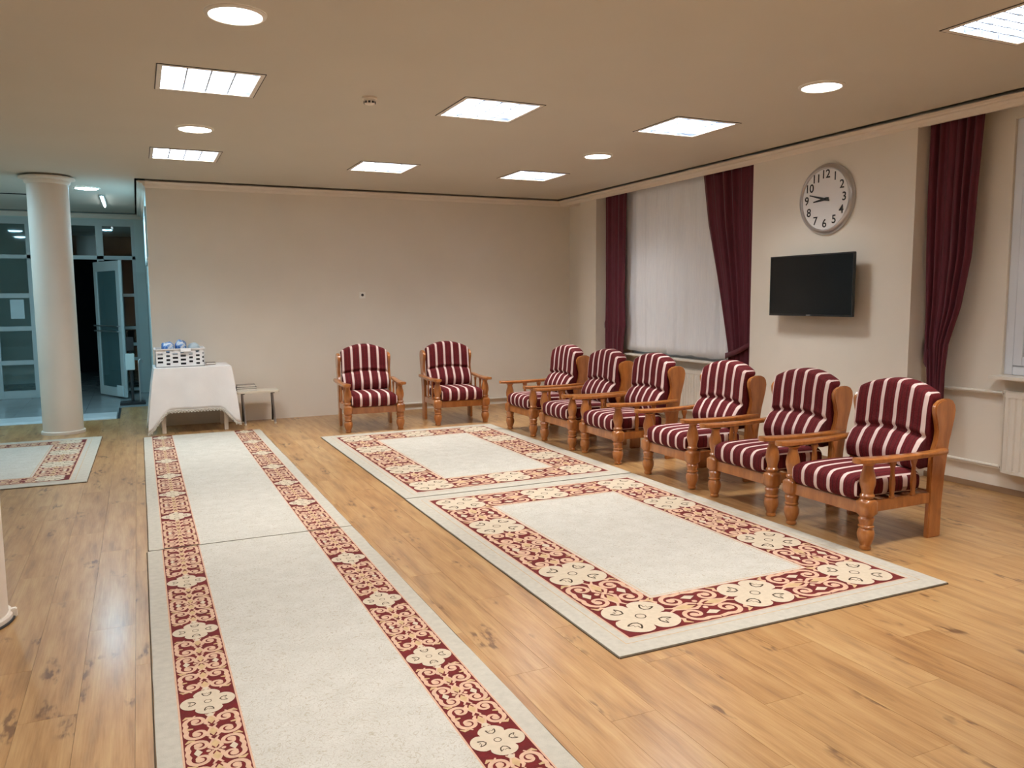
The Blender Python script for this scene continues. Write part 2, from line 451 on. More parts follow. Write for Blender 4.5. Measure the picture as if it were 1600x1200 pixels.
# niche backs with window openings
WIN = [(6.95, 8.96, .78, 2.74), (1.75, 3.93, .90, 2.78)]
for (a, b_), (wy0, wy1, wz0, wz1) in zip(NICHES, WIN):
    mb.box(NX, T, a, wy0, 0, 3.2); mb.box(NX, T, wy1, b_, 0, 3.2)
    mb.box(NX, T, wy0, wy1, 0, wz0); mb.box(NX, T, wy0, wy1, wz1, 3.2)
struct('wall_right', mb, M['wall'])
mb = MB(); mb.box(CX, 5.80, BY, BY + .18, 0, 3.2); struct('wall_back', mb, M['wall'])
mb = MB(); mb.box(LX - .15, LX, SY, 20, 0, 3.2); struct('wall_left', mb, M['wall'])
mb = MB(); mb.box(LX, T, SY - .15, SY, 0, 3.2); struct('wall_front', mb, M['wall'])
mb = MB(); mb.box(CX, CX + .15, BY + .18, PY, 0, 3.2)
struct('wall_corridor', mb, M['corr'], label='bluish grey side wall of the corridor')
mb = MB(); mb.box(CX - .012, CX - .0005, BY + .005, BY + .11, 0, 2.02)
struct('trim_2', mb, M['wall'], label='beige corner strip at the corridor end of the back wall')

# crown mouldings: (distance from wall, z)
CP = [(0, 2.815), (.022, 2.835), (.030, 2.855), (.058, 2.860), (.066, 2.868), (.088, 2.876), (.088, 2.885), (0, 2.885)]
mb = MB(); mb.prism([(WX - d, z) for d, z in CP], 'y', SY, BY - .001)
mb.box(WX - .002, WX + .03, 6.42, 9.47, 2.815, 3.0); mb.box(WX - .002, WX + .03, 1.3, 4.55, 2.815, 3.0); mb.box(WX - .002, 5.8, 9.90, BY, 2.815, 3.0)
struct('trim_3', mb, M['crown'], label='cream crown moulding along the right wall')
mb = MB(); mb.prism([(BY - d, z) for d, z in CP], 'x', CX, WX)
struct('trim_4', mb, M['crown'], label='cream crown moulding along the back wall')
mb = MB(); mb.prism([(CX - d, z) for d, z in CP], 'y', BY - .088, PY - .09)
struct('trim_5', mb, M['crown'], label='crown moulding along the corridor wall')
mb = MB(); mb.prism([(PY - d, z) for d, z in CP], 'x', LX, CX)
struct('trim_6', mb, M['crown'], label='crown moulding above the glazed partition')
mb = MB(); mb.box(LX, -1.0, 12.30, 12.42, 2.96, 2.99)
mb.box(LX, -1.0, 12.30, 12.305, 2.9, 2.96); mb.box(LX, -1.0, 12.415, 12.42, 2.9, 2.96)
struct('trim_7', mb, M['dark'], label='dark recessed joint across the corridor ceiling')

# baseboards
mb = MB()
for a, b_, x in ((4.555, 6.415, WX), (9.475, 9.895, WX), (6.425, 9.465, NX), (1.31, 4.545, NX)): mb.box(x - .012, x - .0003, a, b_, 0, .045)
struct('baseboard_right', mb, plain('baseboard_tan', srgb(150, 120, 92), .5), bevel=.003)

# ------------------------------------------------------------------ windows
def window(idx, wy0, wy1, wz0, wz1, label):
    t = MB(); d0 = NX + .02; d1 = NX + .09
    t.box(d0, d1, wy0 + .001, wy0 + .07, wz0 + .001, wz1 - .001); t.box(d0, d1, wy1 - .07, wy1 - .001, wz0 + .001, wz1 - .001)
    t.box(d0, d1, wy0 + .07, wy1 - .07, wz0 + .001, wz0 + .07); t.box(d0, d1, wy0 + .07, wy1 - .07, wz1 - .07, wz1 - .001)
    w_ = struct('window_%d' % idx, t, M['pvc'], label=label, bevel=.004)
    n = 3; W_ = (wy1 - wy0 - .14) / n
    for i in range(n):
        a = wy0 + .07 + i * W_; b_ = a + W_
        s = MB(); x0, x1 = NX + .008, NX + .075
        s.box(x0, x1, a + .003, a + .075, wz0 + .073, wz1 - .073); s.box(x0, x1, b_ - .075, b_ - .003, wz0 + .073, wz1 - .073)
        s.box(x0, x1, a + .075, b_ - .075, wz0 + .073, wz0 + .145); s.box(x0, x1, a + .075, b_ - .075, wz1 - .145, wz1 - .073)
        so = obj('sash', s, M['pvc'], w_, bevel=.004)
        p = MB(); p.box(NX + .04, NX + .048, a + .075, b_ - .075, wz0 + .145, wz1 - .145)
        obj('pane', p, M['glass'], so)
    s = MB(); s.box(NX - .13, NX + .02, wy0 - .03, wy1 + .02, wz0 - .028, wz0 - .0005)
    obj('window_sill', s, M['white'], w_, bevel=.004)
    return w_
window(1, *WIN[0], label='white framed window hidden behind the sheer curtain')
window(2, *WIN[1], label='white framed window above the radiator at the right edge')

# ------------------------------------------------------------------ radiators and pipes
def radiator(label, y0, y1, z0, z1):
    t = thing('radiator', label, 'radiator', (0, 0, 0))
    x0, x1 = 5.80, 5.87
    p = MB(); n = int((y1 - y0) / .05); st = (y1 - y0) / n
    prof = []
    for i in range(n):
        a = y0 + i * st
        prof += [(x0 + .010, a), (x0 + .010, a + st * .25), (x0, a + st * .4), (x0, a + st * .85), (x0 + .010, a + st)]
    prof += [(x0 + .010, y1), (x0 + .022, y1), (x0 + .022, y0)]
    p.prism(prof, 'z', z0 + .03, z1 - .05)
    obj('front_panel', p, M['white'], t)
    p = MB(); p.box(x0, x0 + .022, y0, y1, z0, z0 + .03); p.box(x0, x0 + .022, y0, y1, z1 - .05, z1 - .004)
    obj('panel_edge', p, M['white'], t, bevel=.004)
    p = MB(); p.box(x0 + .025, x1, y0 + .01, y1 - .01, z0 + .02, z1 - .03); obj('rear_panel', p, M['white'], t, bevel=.004)
    gr = MB(); gr.box(x0, x1 - .05, y0, y1, z1 - .003, z1 + .002); gr.box(x1 - .006, x1, y0, y1, z1 - .003, z1 + .002)
    k = y0
    while k < y1: gr.box(x0, x1, k, k + .008, z1 - .003, z1 + .001); k += .03
    obj('top_grille', gr, M['white'], t)
    s = MB(); s.box(x0 - .003, x1, y1, y1 + .006, z0 + .01, z1); obj('side_panel', s, M['white'], t, bevel=.002)
    return t
radiator('white panel radiator under the window at the right edge', 2.3, 3.83, .17, .79)
radiator('white panel radiator behind the far armchairs under the sheer curtain', 7.25, 8.75, .17, .66)
def pipe(label, y0, y1, z, vent=True):
    t = thing('heating_pipe', label, 'pipe')
    m_ = MB(); m_.tube([(5.868, y0, z), (5.868, y1, z)], .013, 10); obj('pipe_run', m_, M['white'], t, smooth=True)
    if vent:
        v = MB(); v.box(5.852, 5.884, y0 - .002, y0 + .05, z - .02, z + .02); obj('valve', v, M['white'], t, bevel=.004)
        v = MB(); v.lathe([(.009, 0), (.009, .006)], n=10); o = obj('valve_stem', v, M['dark'], t); o.location = (5.851, y0 + .024, z); o.rotation_euler = (0, -PI / 2, 0)
pipe('upper white heating pipe leading to the radiator at the right edge', 3.838, 4.54, .765)
pipe('lower white heating pipe leading to the radiator at the right edge', 3.838, 4.54, .205)
pipe('low white heating pipe beside the radiator under the sheer curtain', 8.757, 9.46, .205)
mb = MB(); mb.tube([(2.70, BY - .022, .085), (5.775, BY - .022, .085)], .016, 10)
tag(obj('wall_pipe', mb, M['white'], smooth=True), 'white pipe running low along the back wall behind the chairs', 'pipe')

# ------------------------------------------------------------------ curtains
def curtain(name, label, cat, x, ztop, zbot, edges, folds, amp, mat, nz=40, ns=110, group=None, seed=1, thick=.004, wob=0):
    # edges(z) -> (y_left, y_right)
    rd = random.Random(seed); ph = [rd.uniform(0, 6) for _ in range(4)]
    vs = []; fs = []
    for j in range(nz + 1):
        z = ztop + (zbot - ztop) * j / nz
        a, b_ = edges(z); tight = min(1, abs(b_ - a) / .5)
        for i in range(ns + 1):
            s = i / ns
            yy = a + (b_ - a) * s
            fa = amp * (.75 + .25 * math.sin(3.1 * s * PI + ph[1]))
            xx = x + fa * math.sin(2 * PI * folds * s + ph[0] + .5 * math.sin(5 * s + ph[2]) + .25 * (z - 1.5)) + .3 * fa * math.sin(2 * PI * folds * 2.3 * s + ph[3])
            zz = z + (wob * math.sin(22 * s) + wob * .6 * math.sin(51 * s + 1) if j == nz else 0)
            vs.append((xx, yy, zz))
    n = ns + 1
    for j in range(nz):
        for i in range(ns): fs.append((j * n + i, j * n + i + 1, (j + 1) * n + i + 1, (j + 1) * n + i))
    mb = MB(); mb.add(vs, fs); me = mb.mesh(name, mat)
    for p in me.polygons: p.use_smooth = True
    t = thing(name, label, cat, group=group)
    o = link('fabric', me, t); md = o.modifiers.new('thickness', 'SOLIDIFY'); md.thickness = thick
    return t
def lerp_tab(tab):
    def f(z):
        for (z0, a0, b0), (z1, a1, b1) in zip(tab, tab[1:]):
            if z0 >= z >= z1:
                t = (z0 - z) / (z0 - z1); t = t * t * (3 - 2 * t) if False else t
                return (a0 + (a1 - a0) * t, b0 + (b1 - b0) * t)
        return tab[-1][1:] if z < tab[-1][0] else tab[0][1:]
    return f
# left red curtain of window 1 (far), right one (near), then the one of window 2
c1 = curtain('curtain', 'burgundy curtain left of the sheer, by the far corner', 'curtain', 5.745, 2.86, .32,
             lerp_tab([(2.86, 9.38, 8.86), (1.6, 9.36, 8.89), (1.15, 9.37, 8.86), (.95, 9.37, 8.90), (.6, 9.35, 8.92), (.32, 9.35, 8.90)]), 4, .022, M['velvet'], seed=2)
c2 = curtain('curtain', 'wide burgundy curtain tied back at the right of the sheer', 'curtain', 5.755, 2.86, .32,
             lerp_tab([(2.86, 7.36, 6.47), (2.3, 7.26, 6.48), (1.75, 7.10, 6.48), (1.3, 6.98, 6.49), (1.0, 6.90, 6.50), (.86, 6.87, 6.50), (.6, 6.93, 6.50), (.32, 6.98, 6.50)]), 6, .028, M['velvet'], seed=3)
c3 = curtain('curtain', 'tapering burgundy curtain beside the window at the right edge', 'curtain', 5.765, 2.86, .45,
             lerp_tab([(2.86, 4.53, 4.08), (2.3, 4.53, 4.11), (1.8, 4.52, 4.13), (1.4, 4.50, 4.20), (1.12, 4.49, 4.29), (1.0, 4.47, 4.30), (.9, 4.46, 4.31), (.7, 4.45, 4.31), (.45, 4.45, 4.30)]), 6, .022, M['velvet'], seed=4)
def tieband(parent, pts, w_, x):
    vs = []; fs = []
    n = len(pts)
    for i, (y, z, xx) in enumerate(pts): vs += [(xx, y, z - w_ / 2), (xx, y, z + w_ / 2)]
    for i in range(n - 1): fs.append((2 * i, 2 * i + 1, 2 * i + 3, 2 * i + 2))
    mb = MB(); mb.add(vs, fs); me = mb.mesh('tieback', M['velvet'])
    for p in me.polygons: p.use_smooth = True
    o = link('tieback', me, parent); md = o.modifiers.new('thickness', 'SOLIDIFY'); md.thickness = .012
tieband(c2, [(6.90, .86, 5.74), (6.87, .87, 5.712), (6.75, .90, 5.705), (6.62, .95, 5.708), (6.50, 1.01, 5.73), (6.46, 1.03, 5.80)], .055, 0)
tieband(c3, [(4.545, 1.07, 5.85), (4.52, 1.055, 5.80), (4.49, 1.03, 5.755), (4.46, 1.0, 5.745), (4.43, .97, 5.76)], .15, 0)
tieband(c1, [(9.462, 1.19, 5.84), (9.43, 1.17, 5.78), (9.38, 1.13, 5.735), (9.32, 1.11, 5.735)], .07, 0)
sh = curtain('sheer_curtain', 'white sheer curtain covering the window between the burgundy curtains', 'curtain', 5.834, 2.86, .815,
             lerp_tab([(2.86, 9.07, 6.75), (.815, 9.03, 6.78)]), 9, .018, M['sheer'], ns=260, nz=24, seed=5, wob=.006)
for a, b_, lab in ((6.43, 9.46, 'white curtain rail above the sheer curtain'), (1.31, 4.54, 'white curtain rail above the single burgundy curtain')):
    mb = MB(); mb.box(5.71, 5.86, a, b_, 2.872, 2.90)
    tag(obj('curtain_rail', mb, M['white'], bevel=.002), lab, 'rail')

# ------------------------------------------------------------------ columns
def column(label, cx, cy, r):
    t = thing('column', label, 'column', (cx, cy, 0)); t['kind'] = 'structure'
    mb = MB(); mb.lathe([(r, 0), (r, 3.0)], n=64); obj('shaft', mb, M['column'], t, smooth=True)
    mb = MB(); mb.lathe([(r + .001, 2.80), (r + .018, 2.815), (r + .022, 2.84), (r + .05, 2.855), (r + .072, 2.860), (r + .074, 2.876), (r + .02, 2.878), (r + .001, 2.878)], n=64, close=False)
    obj('crown_ring', mb, M['crown'], t, smooth=True)
    mb = MB(); mb.lathe([(r + .001, .0), (r + .018, .0), (r + .018, .028), (r + .010, .036), (r + .001, .036)], n=64, close=False)
    obj('base_ring', mb, M['column'], t, smooth=True)
    return t
column('round white column by the corridor entrance', -.845, 10.50, .208)
k = column('round column cut off by the left edge of the photo', -.855, 4.36, .222)
mb = MB(); mb.box(-.012, .012, -.016, .016, 0, .045); o = obj('base_ring_clip', mb, M['crown'], k, bevel=.004); o.location = (.243, .02, 0)
mb = MB(); mb.tube([(.245 * math.cos(a), .245 * math.sin(a), .006) for a in [(-100 + 5 * q) * PI / 180 for q in range(22)]], .006, 6)
obj('floor_seal', mb, M['dark'], k, smooth=True)

# ------------------------------------------------------------------ ceiling fixtures
def fixture(label, x, y, first=[None]):
    if first[0] is None:
        t = thing('ceiling_light', label, 'ceiling light', (x, y, CZ), group='square louvre lights in the ceiling')
        h = HALF
        mb = MB()
        mb.box(-h, -h + .006, -h, h, .0, .09); mb.box(h - .006, h, -h, h, .0, .09)
        mb.box(-h, h, -h, -h + .006, .0, .09); mb.box(-h, h, h - .006, h, .0, .09); mb.box(-h, h, -h, h, .085, .09)
        obj('housing', mb, M['reflector'], t)
        mb = MB(); o_, i_ = h + .010, h - .018
        for s in (-1, 1):
            mb.box(*sorted((s * o_, s * i_)), -o_, o_, -.005, .0); mb.box(-i_, i_, *sorted((s * o_, s * i_)), -.005, .0)
        obj('frame', mb, M['white'], t, bevel=.0015)
        mb = MB()
        for s in (-1, 1):
            mb.box(*sorted((s * (o_ + .006), s * o_)), -o_ - .006, o_ + .006, -.0035, .0); mb.box(-o_, o_, *sorted((s * (o_ + .006), s * o_)), -.0035, .0)
        obj('edge_seal', mb, M['book_dark'], t)
        mb = MB(); mb.prism([(-.005, .004), (.005, .004), (.0015, .05), (-.0015, .05)], 'y', -h + .008, h - .008); me = mb.mesh('louvre_blade', M['reflector'])
        for q in (-.14, 0, .14): link('louvre_blade', me, t, (q, 0, 0))
        mb = MB(); mb.prism([(-.005, .006), (.005, .006), (.001, .044), (-.001, .044)], 'x', -h + .008, h - .008); me2 = mb.mesh('louvre_blade', M['reflector'])
        for q in range(7): link('louvre_blade', me2, t, (0, -.225 + .075 * q, 0))
        mb = MB(); mb.tube([(0, -.27, 0), (0, .27, 0)], .013, 8); me3 = mb.mesh('lamp_tube', M['tube'], smooth=True)
        for q in (-.21, -.07, .07, .21): link('lamp_tube', me3, t, (q, 0, .064))
        ld = bpy.data.lights.new('louvre_lamp', 'AREA'); ld.shape = 'SQUARE'; ld.size = .54; ld.energy = PANEL_W; ld.color = PANEL_COL; ld.spread = PANEL_SPREAD
        lo = bpy.data.objects.new('lamp', ld); C.objects.link(lo); lo.parent = t; lo.location = (0, 0, .082)
        first[0] = t; return t
    c = copy_tree(first[0]); c.location = (x, y, CZ); c['label'] = label; return c
FL = ['nearest louvre light on the left, four bright bays', 'far small louvre light at the left beyond the two round downlights',
      'louvre light near the middle of the ceiling, right of the smoke detector', 'far louvre light in the middle, close to the back wall',
      'far louvre light at the right, nearest the back corner', 'louvre light over the chairs, between the two right hand downlights',
      'louvre light cut off by the upper right corner of the photo',
      'louvre light overhead, outside the frame, in the middle row', 'louvre light overhead, outside the frame, in the left row',
      'louvre light behind the camera, left row', 'louvre light behind the camera, middle row']
for (x, y), l in zip(FIX, FL): fixture(l, x, y)
def downlight(label, x, y, cool=False, r=.125, power=9, first={}):
    if cool not in first:
        t = thing('downlight', label, 'ceiling light', (x, y, CZ), group='round downlights in the ceiling')
        mb = MB(); mb.lathe([(r, -.010), (r + .004, -.014), (r + .022, -.006), (r + .024, -.0002)], n=48, close=False)
        obj('trim_ring', mb, M['white'], t, smooth=True)
        mb = MB(); mb.lathe([(.002, -.013), (r * .6, -.012), (r, -.010)], n=40, close=True); obj('lens', mb, M['lens_cool' if cool else 'lens'], t, smooth=True)
        first[cool] = t; return t
    c = copy_tree(first[cool]); c.location = (x, y, CZ); c['label'] = label; return c
downlight('largest round downlight, at the top left of the photo', .51, 4.30)
downlight('round downlight between the two left hand louvre lights', .50, 7.20)
downlight('round downlight at the right, above the wall clock', 4.235, 4.17)
downlight('small round downlight on the right, above the far end of the room', 4.21, 7.03)
downlight('bluish round downlight by the white column in the corridor', -.495, 11.40, cool=True)
downlight('unseen bluish downlight added over the left hand corridor to cool the column', -2.1, 10.6, cool=True)  # unseen lamp, added to strengthen the blue on the column
downlight('unseen bluish downlight added left of the columns to cool their left side', -2.2, 8.9, cool=True)  # unseen lamp, set here to cool the column's left front
t = thing('ceiling_tube_light', 'narrow bright tube light on the corridor ceiling', 'ceiling light', (-.355, 12.65, CZ))
mb = MB(); mb.box(-.03, .03, -.62, .62, -.02, 0); obj('housing', mb, M['alu'], t, bevel=.005)
mb = MB(); mb.tube([(0, -.6, -.030), (0, .6, -.030)], .012, 10); obj('tube', mb, M['tube_cool'], t, smooth=True)
t = thing('smoke_detector', 'small round smoke detector on the ceiling', 'detector', (1.54, 5.65, CZ))
mb = MB(); mb.lathe([(.052, 0), (.052, -.012), (.047, -.016)], n=28); obj('base', mb, M['crown'], t, smooth=True)
mb = MB(); mb.lathe([(.040, -.016), (.040, -.040), (.030, -.048)], n=28); obj('sensor_head', mb, M['crown'], t, smooth=True)
for q in range(10):
    a = q * 2 * PI / 10; mb = MB(); mb.box(.0385, .0415, -.008, .008, -.044, -.030); o = obj('vent_slot', mb, M['dark'], t); o.rotation_euler = (0, 0, a)

# ------------------------------------------------------------------ wall clock, television, wall socket
t = thing('wall_clock', 'round silver framed wall clock with black numerals, above the television', 'clock', (WX, 5.445, 2.36))
R_ = .312
mb = MB(); mb.lathe([(R_ - .01, 0), (R_, .004), (R_, .022), (R_ - .012, .042), (R_ - .034, .052), (R_ - .042, .046), (R_ - .046, .036)], n=72, close=False)
rim = obj('rim', mb, M['silver'], t, smooth=True)
mb = MB(); mb.lathe([(R_ - .046, .002), (R_ - .046, .036)], n=72); face = obj('dial', mb, M['face'], t, smooth=True)
for o in (rim, face): o.rotation_euler = (0, -PI / 2, 0)
def text_obj(s, size, mat, parent, y, z, x, name='numeral'):
    cu = bpy.data.curves.new('txt', 'FONT'); cu.body = s; cu.size = size; cu.align_x = 'CENTER'; cu.align_y = 'CENTER'; cu.extrude = .0008; cu.offset = .0012
    tmp = bpy.data.objects.new('txt', cu); C.objects.link(tmp)
    dg = bpy.context.evaluated_depsgraph_get(); me = bpy.data.meshes.new_from_object(tmp.evaluated_get(dg))
    bpy.data.objects.remove(tmp); me.materials.clear(); me.materials.append(mat); me.name = name
    o = link(name, me, parent); o.location = (x, y, z)
    o.rotation_euler = (PI / 2, 0, -PI / 2)
    return o
for h in range(1, 13):
    a = h * PI / 6
    text_obj(str(h), .104, M['ink'], t, -math.sin(a) * .216, math.cos(a) * .216, -.0375)
for k in range(60):
    if k % 5 == 0: continue
def hand(L, wd, tail, ang, x, nm):
    mb = MB(); pts = [(-wd * .5, -tail), (wd * .5, -tail), (wd * .9, -tail * .3), (wd * .35, L), (-wd * .35, L), (-wd * .9, -tail * .3)]
    mb.prism(pts, 'x', x - .0015, x); o = obj(nm, mb, M['ink'], t)
    o.rotation_euler = (ang, 0, 0)
# angle measured clockwise as seen from the room (room's right is world -Y)
hand(.135, .015, .045, math.radians((8 + 47 / 60) * 30), -.0395, 'hour_hand')
hand(.185, .012, .055, math.radians(47.6 * 6), -.0425, 'minute_hand')
mb = MB(); mb.lathe([(.010, .036), (.010, .047), (.006, .049)], n=16); o = obj('hub', mb, M['ink'], t); o.rotation_euler = (0, -PI / 2, 0)

t = thing('television', 'black flat television mounted on the pier between the windows', 'television', (5.50, 5.49, 1.597))
mb = MB(); mb.box(.004, .030, -.495, .495, -.276, .276); mb.box(.03, .062, -.34, .34, -.235, .1)
obj('case', mb, M['black'], t, bevel=.004)
mb = MB()
mb.box(0, .004, -.495, -.483, -.276, .276); mb.box(0, .004, .483, .495, -.276, .276); mb.box(0, .004, -.483, .483, .264, .276); mb.box(0, .004, -.483, .483, -.276, -.258)
obj('bezel', mb, M['black'], t)
mb = MB(); mb.box(.002, .0042, -.483, .483, -.258, .264); obj('screen', mb, M['screen'], t)
mb = MB(); mb.box(-.0008, .0, -.025, .025, -.270, -.264); obj('badge', mb, M['silver'], t, None) if False else obj('badge', mb, M['silver'], t)
mb = MB(); mb.box(.062, .149, -.12, -.08, -.12, .1); mb.box(.062, .149, .08, .12, -.12, .1); mb.box(.13, .149, -.2, .2, -.06, .04); obj('wall_bracket', mb, M['dark'], t)

t = thing('wall_socket', 'small white wall plate with a dark round opening on the back wall', 'socket', (2.686, BY, 1.56))
mb = MB(); mb.box(-.04, .04, -.012, -.0003, -.045, .04); obj('plate', mb, plain('switch_white', srgb(252, 248, 238), .3), t, bevel=.004)
mb = MB(); mb.lathe([(.018, .0115), (.018, .0135), (.014, .0135)], n=20); o = obj('opening', mb, M['dark'], t); o.rotation_euler = (PI / 2, 0, 0)

# ------------------------------------------------------------------ rugs
def ribbon(mb, pts, wid, z, mi=0, blob=0, cnt=[0]):
    cnt[0] += 1; z += (cnt[0] % 37) * 8e-6
    n = len(pts); vs = []; fs = []
    for i, p in enumerate(pts):
        q0 = pts[max(0, i - 1)]; q1 = pts[min(n - 1, i + 1)]
        dx, dy = q1[0] - q0[0], q1[1] - q0[1]; L = math.hypot(dx, dy) or 1
        ww = wid[i] if isinstance(wid, (list, tuple)) else wid
        vs += [(p[0] - dy / L * ww / 2, p[1] + dx / L * ww / 2, z), (p[0] + dy / L * ww / 2, p[1] - dx / L * ww / 2, z)]
    for i in range(n - 1): fs.append((2 * i, 2 * i + 1, 2 * i + 3, 2 * i + 2))
    mb.add(vs, fs, mi)
    if blob: disc(mb, pts[0], blob, z, mi)
def disc(mb, c, r, z, mi=0, n=10, rf=None, cnt=[0]):
    cnt[0] += 1; z += 3.2e-4 + (cnt[0] % 11) * 8e-6
    vs = [(c[0], c[1], z)]
    for k in range(n):
        a = 2 * PI * k / n; rr = rf(a) if rf else r
        vs.append((c[0] + rr * math.cos(a), c[1] + rr * math.sin(a), z))
    mb.add(vs, [(0, 1 + k, 1 + (k + 1) % n) for k in range(n)], mi)
def spiral(c, r0, a0, turns, hand_, n=22):
    pts = []
    for i in range(n + 1):
        t = i / n; a = a0 + hand_ * turns * 2 * PI * (1 - t); r = r0 * (.16 + .84 * t)
        pts.append((c[0] + r * math.cos(a), c[1] + r * math.sin(a)))
    return pts                        # from the inner end to the outer end at angle a0
def xf(pts, f): return [f(p) for p in pts]
ZB, ZP, ZO = .0012, .0020, .0028     # pile heights above the rug's face
def tulip(mb, c, s, ang, z):
    def T_(p): return (c[0] + s * (p[0] * math.cos(ang) - p[1] * math.sin(ang)), c[1] + s * (p[0] * math.sin(ang) + p[1] * math.cos(ang)))
    cup = [(.9, .9), (.35, .85), (-.25, .6), (-.6, 0), (-.25, -.6), (.35, -.85), (.9, -.9)]
    ribbon(mb, xf(cup, T_), s * .26, z)
    ribbon(mb, xf([(.9, .9), (.35, .25), (.75, 0), (.35, -.25), (.9, -.9)], T_), s * .16, z)
def medallion(mo, ml, f, s0, q, axis, z):
    if axis:                           # lobes along and across the band
        R = q * .97
        def rf(a): return R * (.66 + .34 * abs(math.cos(2 * a)) ** .6)
        disc(mo, f((s0, 0)), 0, z, 0, 56, lambda a: rf(a))
        for sg in (-1, 1): disc(mo, f((s0 + sg * R * 1.12, 0)), q * .12, z, 0, 8)
        offs = 0
    else:
        R = q * 1.08
        def rf(a): return R * (.56 + .42 * abs(math.sin(2 * a)) ** .45)
        disc(mo, f((s0, 0)), 0, z, 0, 96, lambda a: rf(a))
        offs = PI / 4
    c0 = f((s0, 0)); ax = f((s0 + 1, 0)); base = math.atan2(ax[1] - c0[1], ax[0] - c0[0])
    for k in range(4):
        a = base + offs + k * PI / 2; tulip(ml, (c0[0] + R * .55 * math.cos(a), c0[1] + R * .56 * math.sin(a)), R * .185, a, ZO)
    ring = [(c0[0] + R * .13 * math.cos(k * PI / 6), c0[1] + R * .13 * math.sin(k * PI / 6)) for k in range(13)]
    ribbon(ml, ring, R * .03, ZO)
def scrolls(mo, f, sc, h, q):
    # sc: centre of the gap; h: half length of the gap; q: half width of the band
    n = max(1, int(round(h / (.78 * q)))); rw = .105 * q + .004
    st = h / n
    for su in (-1, 1):
        for sv in (-1, 1):
            def g_(p): return f((sc + su * p[0], sv * p[1]))
            for i in range(n):
                s = (i + .5) * st; r = min(.40 * q, st * .50)
                hd = 1 if i % 2 == 0 else -1
                c = (s, .50 * q)
                a_end = PI * .5 + (.55 if hd > 0 else -.55)
                sp = spiral(c, r, a_end, 1.25, -hd)
                tail = [(c[0] + r * math.cos(a_end), c[1] + r * math.sin(a_end))]
                ex = s + hd * st * -.75
                tail += [((tail[0][0] + ex) / 2, .90 * q), (max(.02 * q, min(h * .99, ex)), .84 * q)]
                wid = [rw * (.7 + .5 * (k / len(sp))) for k in range(len(sp))]
                ribbon(mo, xf(sp + tail[1:], g_), wid + [rw, rw * .5], ZP, 0, rw * 1.0)
                # inner bracket towards the middle line
                br = [(s - st * .45, .08 * q), (s - st * .25, .20 * q), (s, .13 * q), (s + st * .3, .04 * q), (s + st * .52, .16 * q)]
                ribbon(mo, xf(br, g_), [rw * .6, rw, rw * .9, rw * .8, rw * .4], ZP, 0)
                # small leaf at the rim
                lf = [(s + st * .35, .93 * q), (s + st * .5, .80 * q), (s + st * .46, .62 * q)]
                ribbon(mo, xf(lf, g_), [rw * .3, rw * 1.1, rw * .5], ZP, 1)
            ribbon(mo, xf([(h * 1.0, .78 * q), (h * .94, .66 * q), (h * 1.02, .5 * q)], g_), [rw * .4, rw, rw * .4], ZP)
        def g2(p): return f((sc + su * p[0], p[1]))
        for i in range(n):
            s = (i + 1) * st - st * .5
            pts = [(s - st * .38, 0), (s - .05 * st, .15 * q), (s + st * .30, 0), (s - .05 * st, -.15 * q)]
            mo.add([tuple(g2(p)) + (ZP + .0003,) for p in pts], [(0, 1, 2, 3)], 1)
    disc(mo, f((sc, 0)), q * .09, ZP + .0004, 0, 8)
    for sv in (-1, 1):
        disc(mo, f((sc, sv * .24 * q)), q * .08, ZP, 0, 8)
        lf = [(sc - .24 * q, sv * .58 * q), (sc, sv * .42 * q), (sc + .24 * q, sv * .58 * q), (sc, sv * .70 * q)]
        mo.add([tuple(f(p)) + (ZP + .0002,) for p in lf], [(0, 1, 2, 3)], 2)
def med_obj(t, f, c, q, axis):
    a, b_ = MB(), MB(); medallion(a, b_, f, c, q, axis, ZP + .0004)
    a.add(b_.v, b_.f, 1); obj('flower_medallion', a, [M['cream'], M['brown']], t)
def scroll_obj(t, f, sc, h, q):
    a = MB(); scrolls(a, f, sc, h, q); obj('scroll_motif', a, [M['peach'], M['gold'], M['cream']], t)
def band(t, f, W_, centres, Rm, meds):
    q = W_ / 2
    for c in meds: med_obj(t, f, c, q, False)
    cs = sorted(centres)
    for a, b_ in zip(cs, cs[1:]):
        h = (b_ - a) / 2 - Rm
        if h > .03: scroll_obj(t, f, (a + b_) / 2, h, q)
def rect(mb, x0, x1, y0, y1, z, mi=0): mb.add([(x0, y0, z), (x1, y0, z), (x1, y1, z), (x0, y1, z)], [(0, 1, 2, 3)], mi)
def framing(mb, x0, x1, y0, y1, w_, z, mi=0):
    rect(mb, x0, x1, y0, y0 + w_, z, mi); rect(mb, x0, x1, y1 - w_, y1, z, mi); rect(mb, x0, x0 + w_, y0 + w_, y1 - w_, z, mi); rect(mb, x1 - w_, x1, y0 + w_, y1 - w_, z, mi)
H_RUG = .009
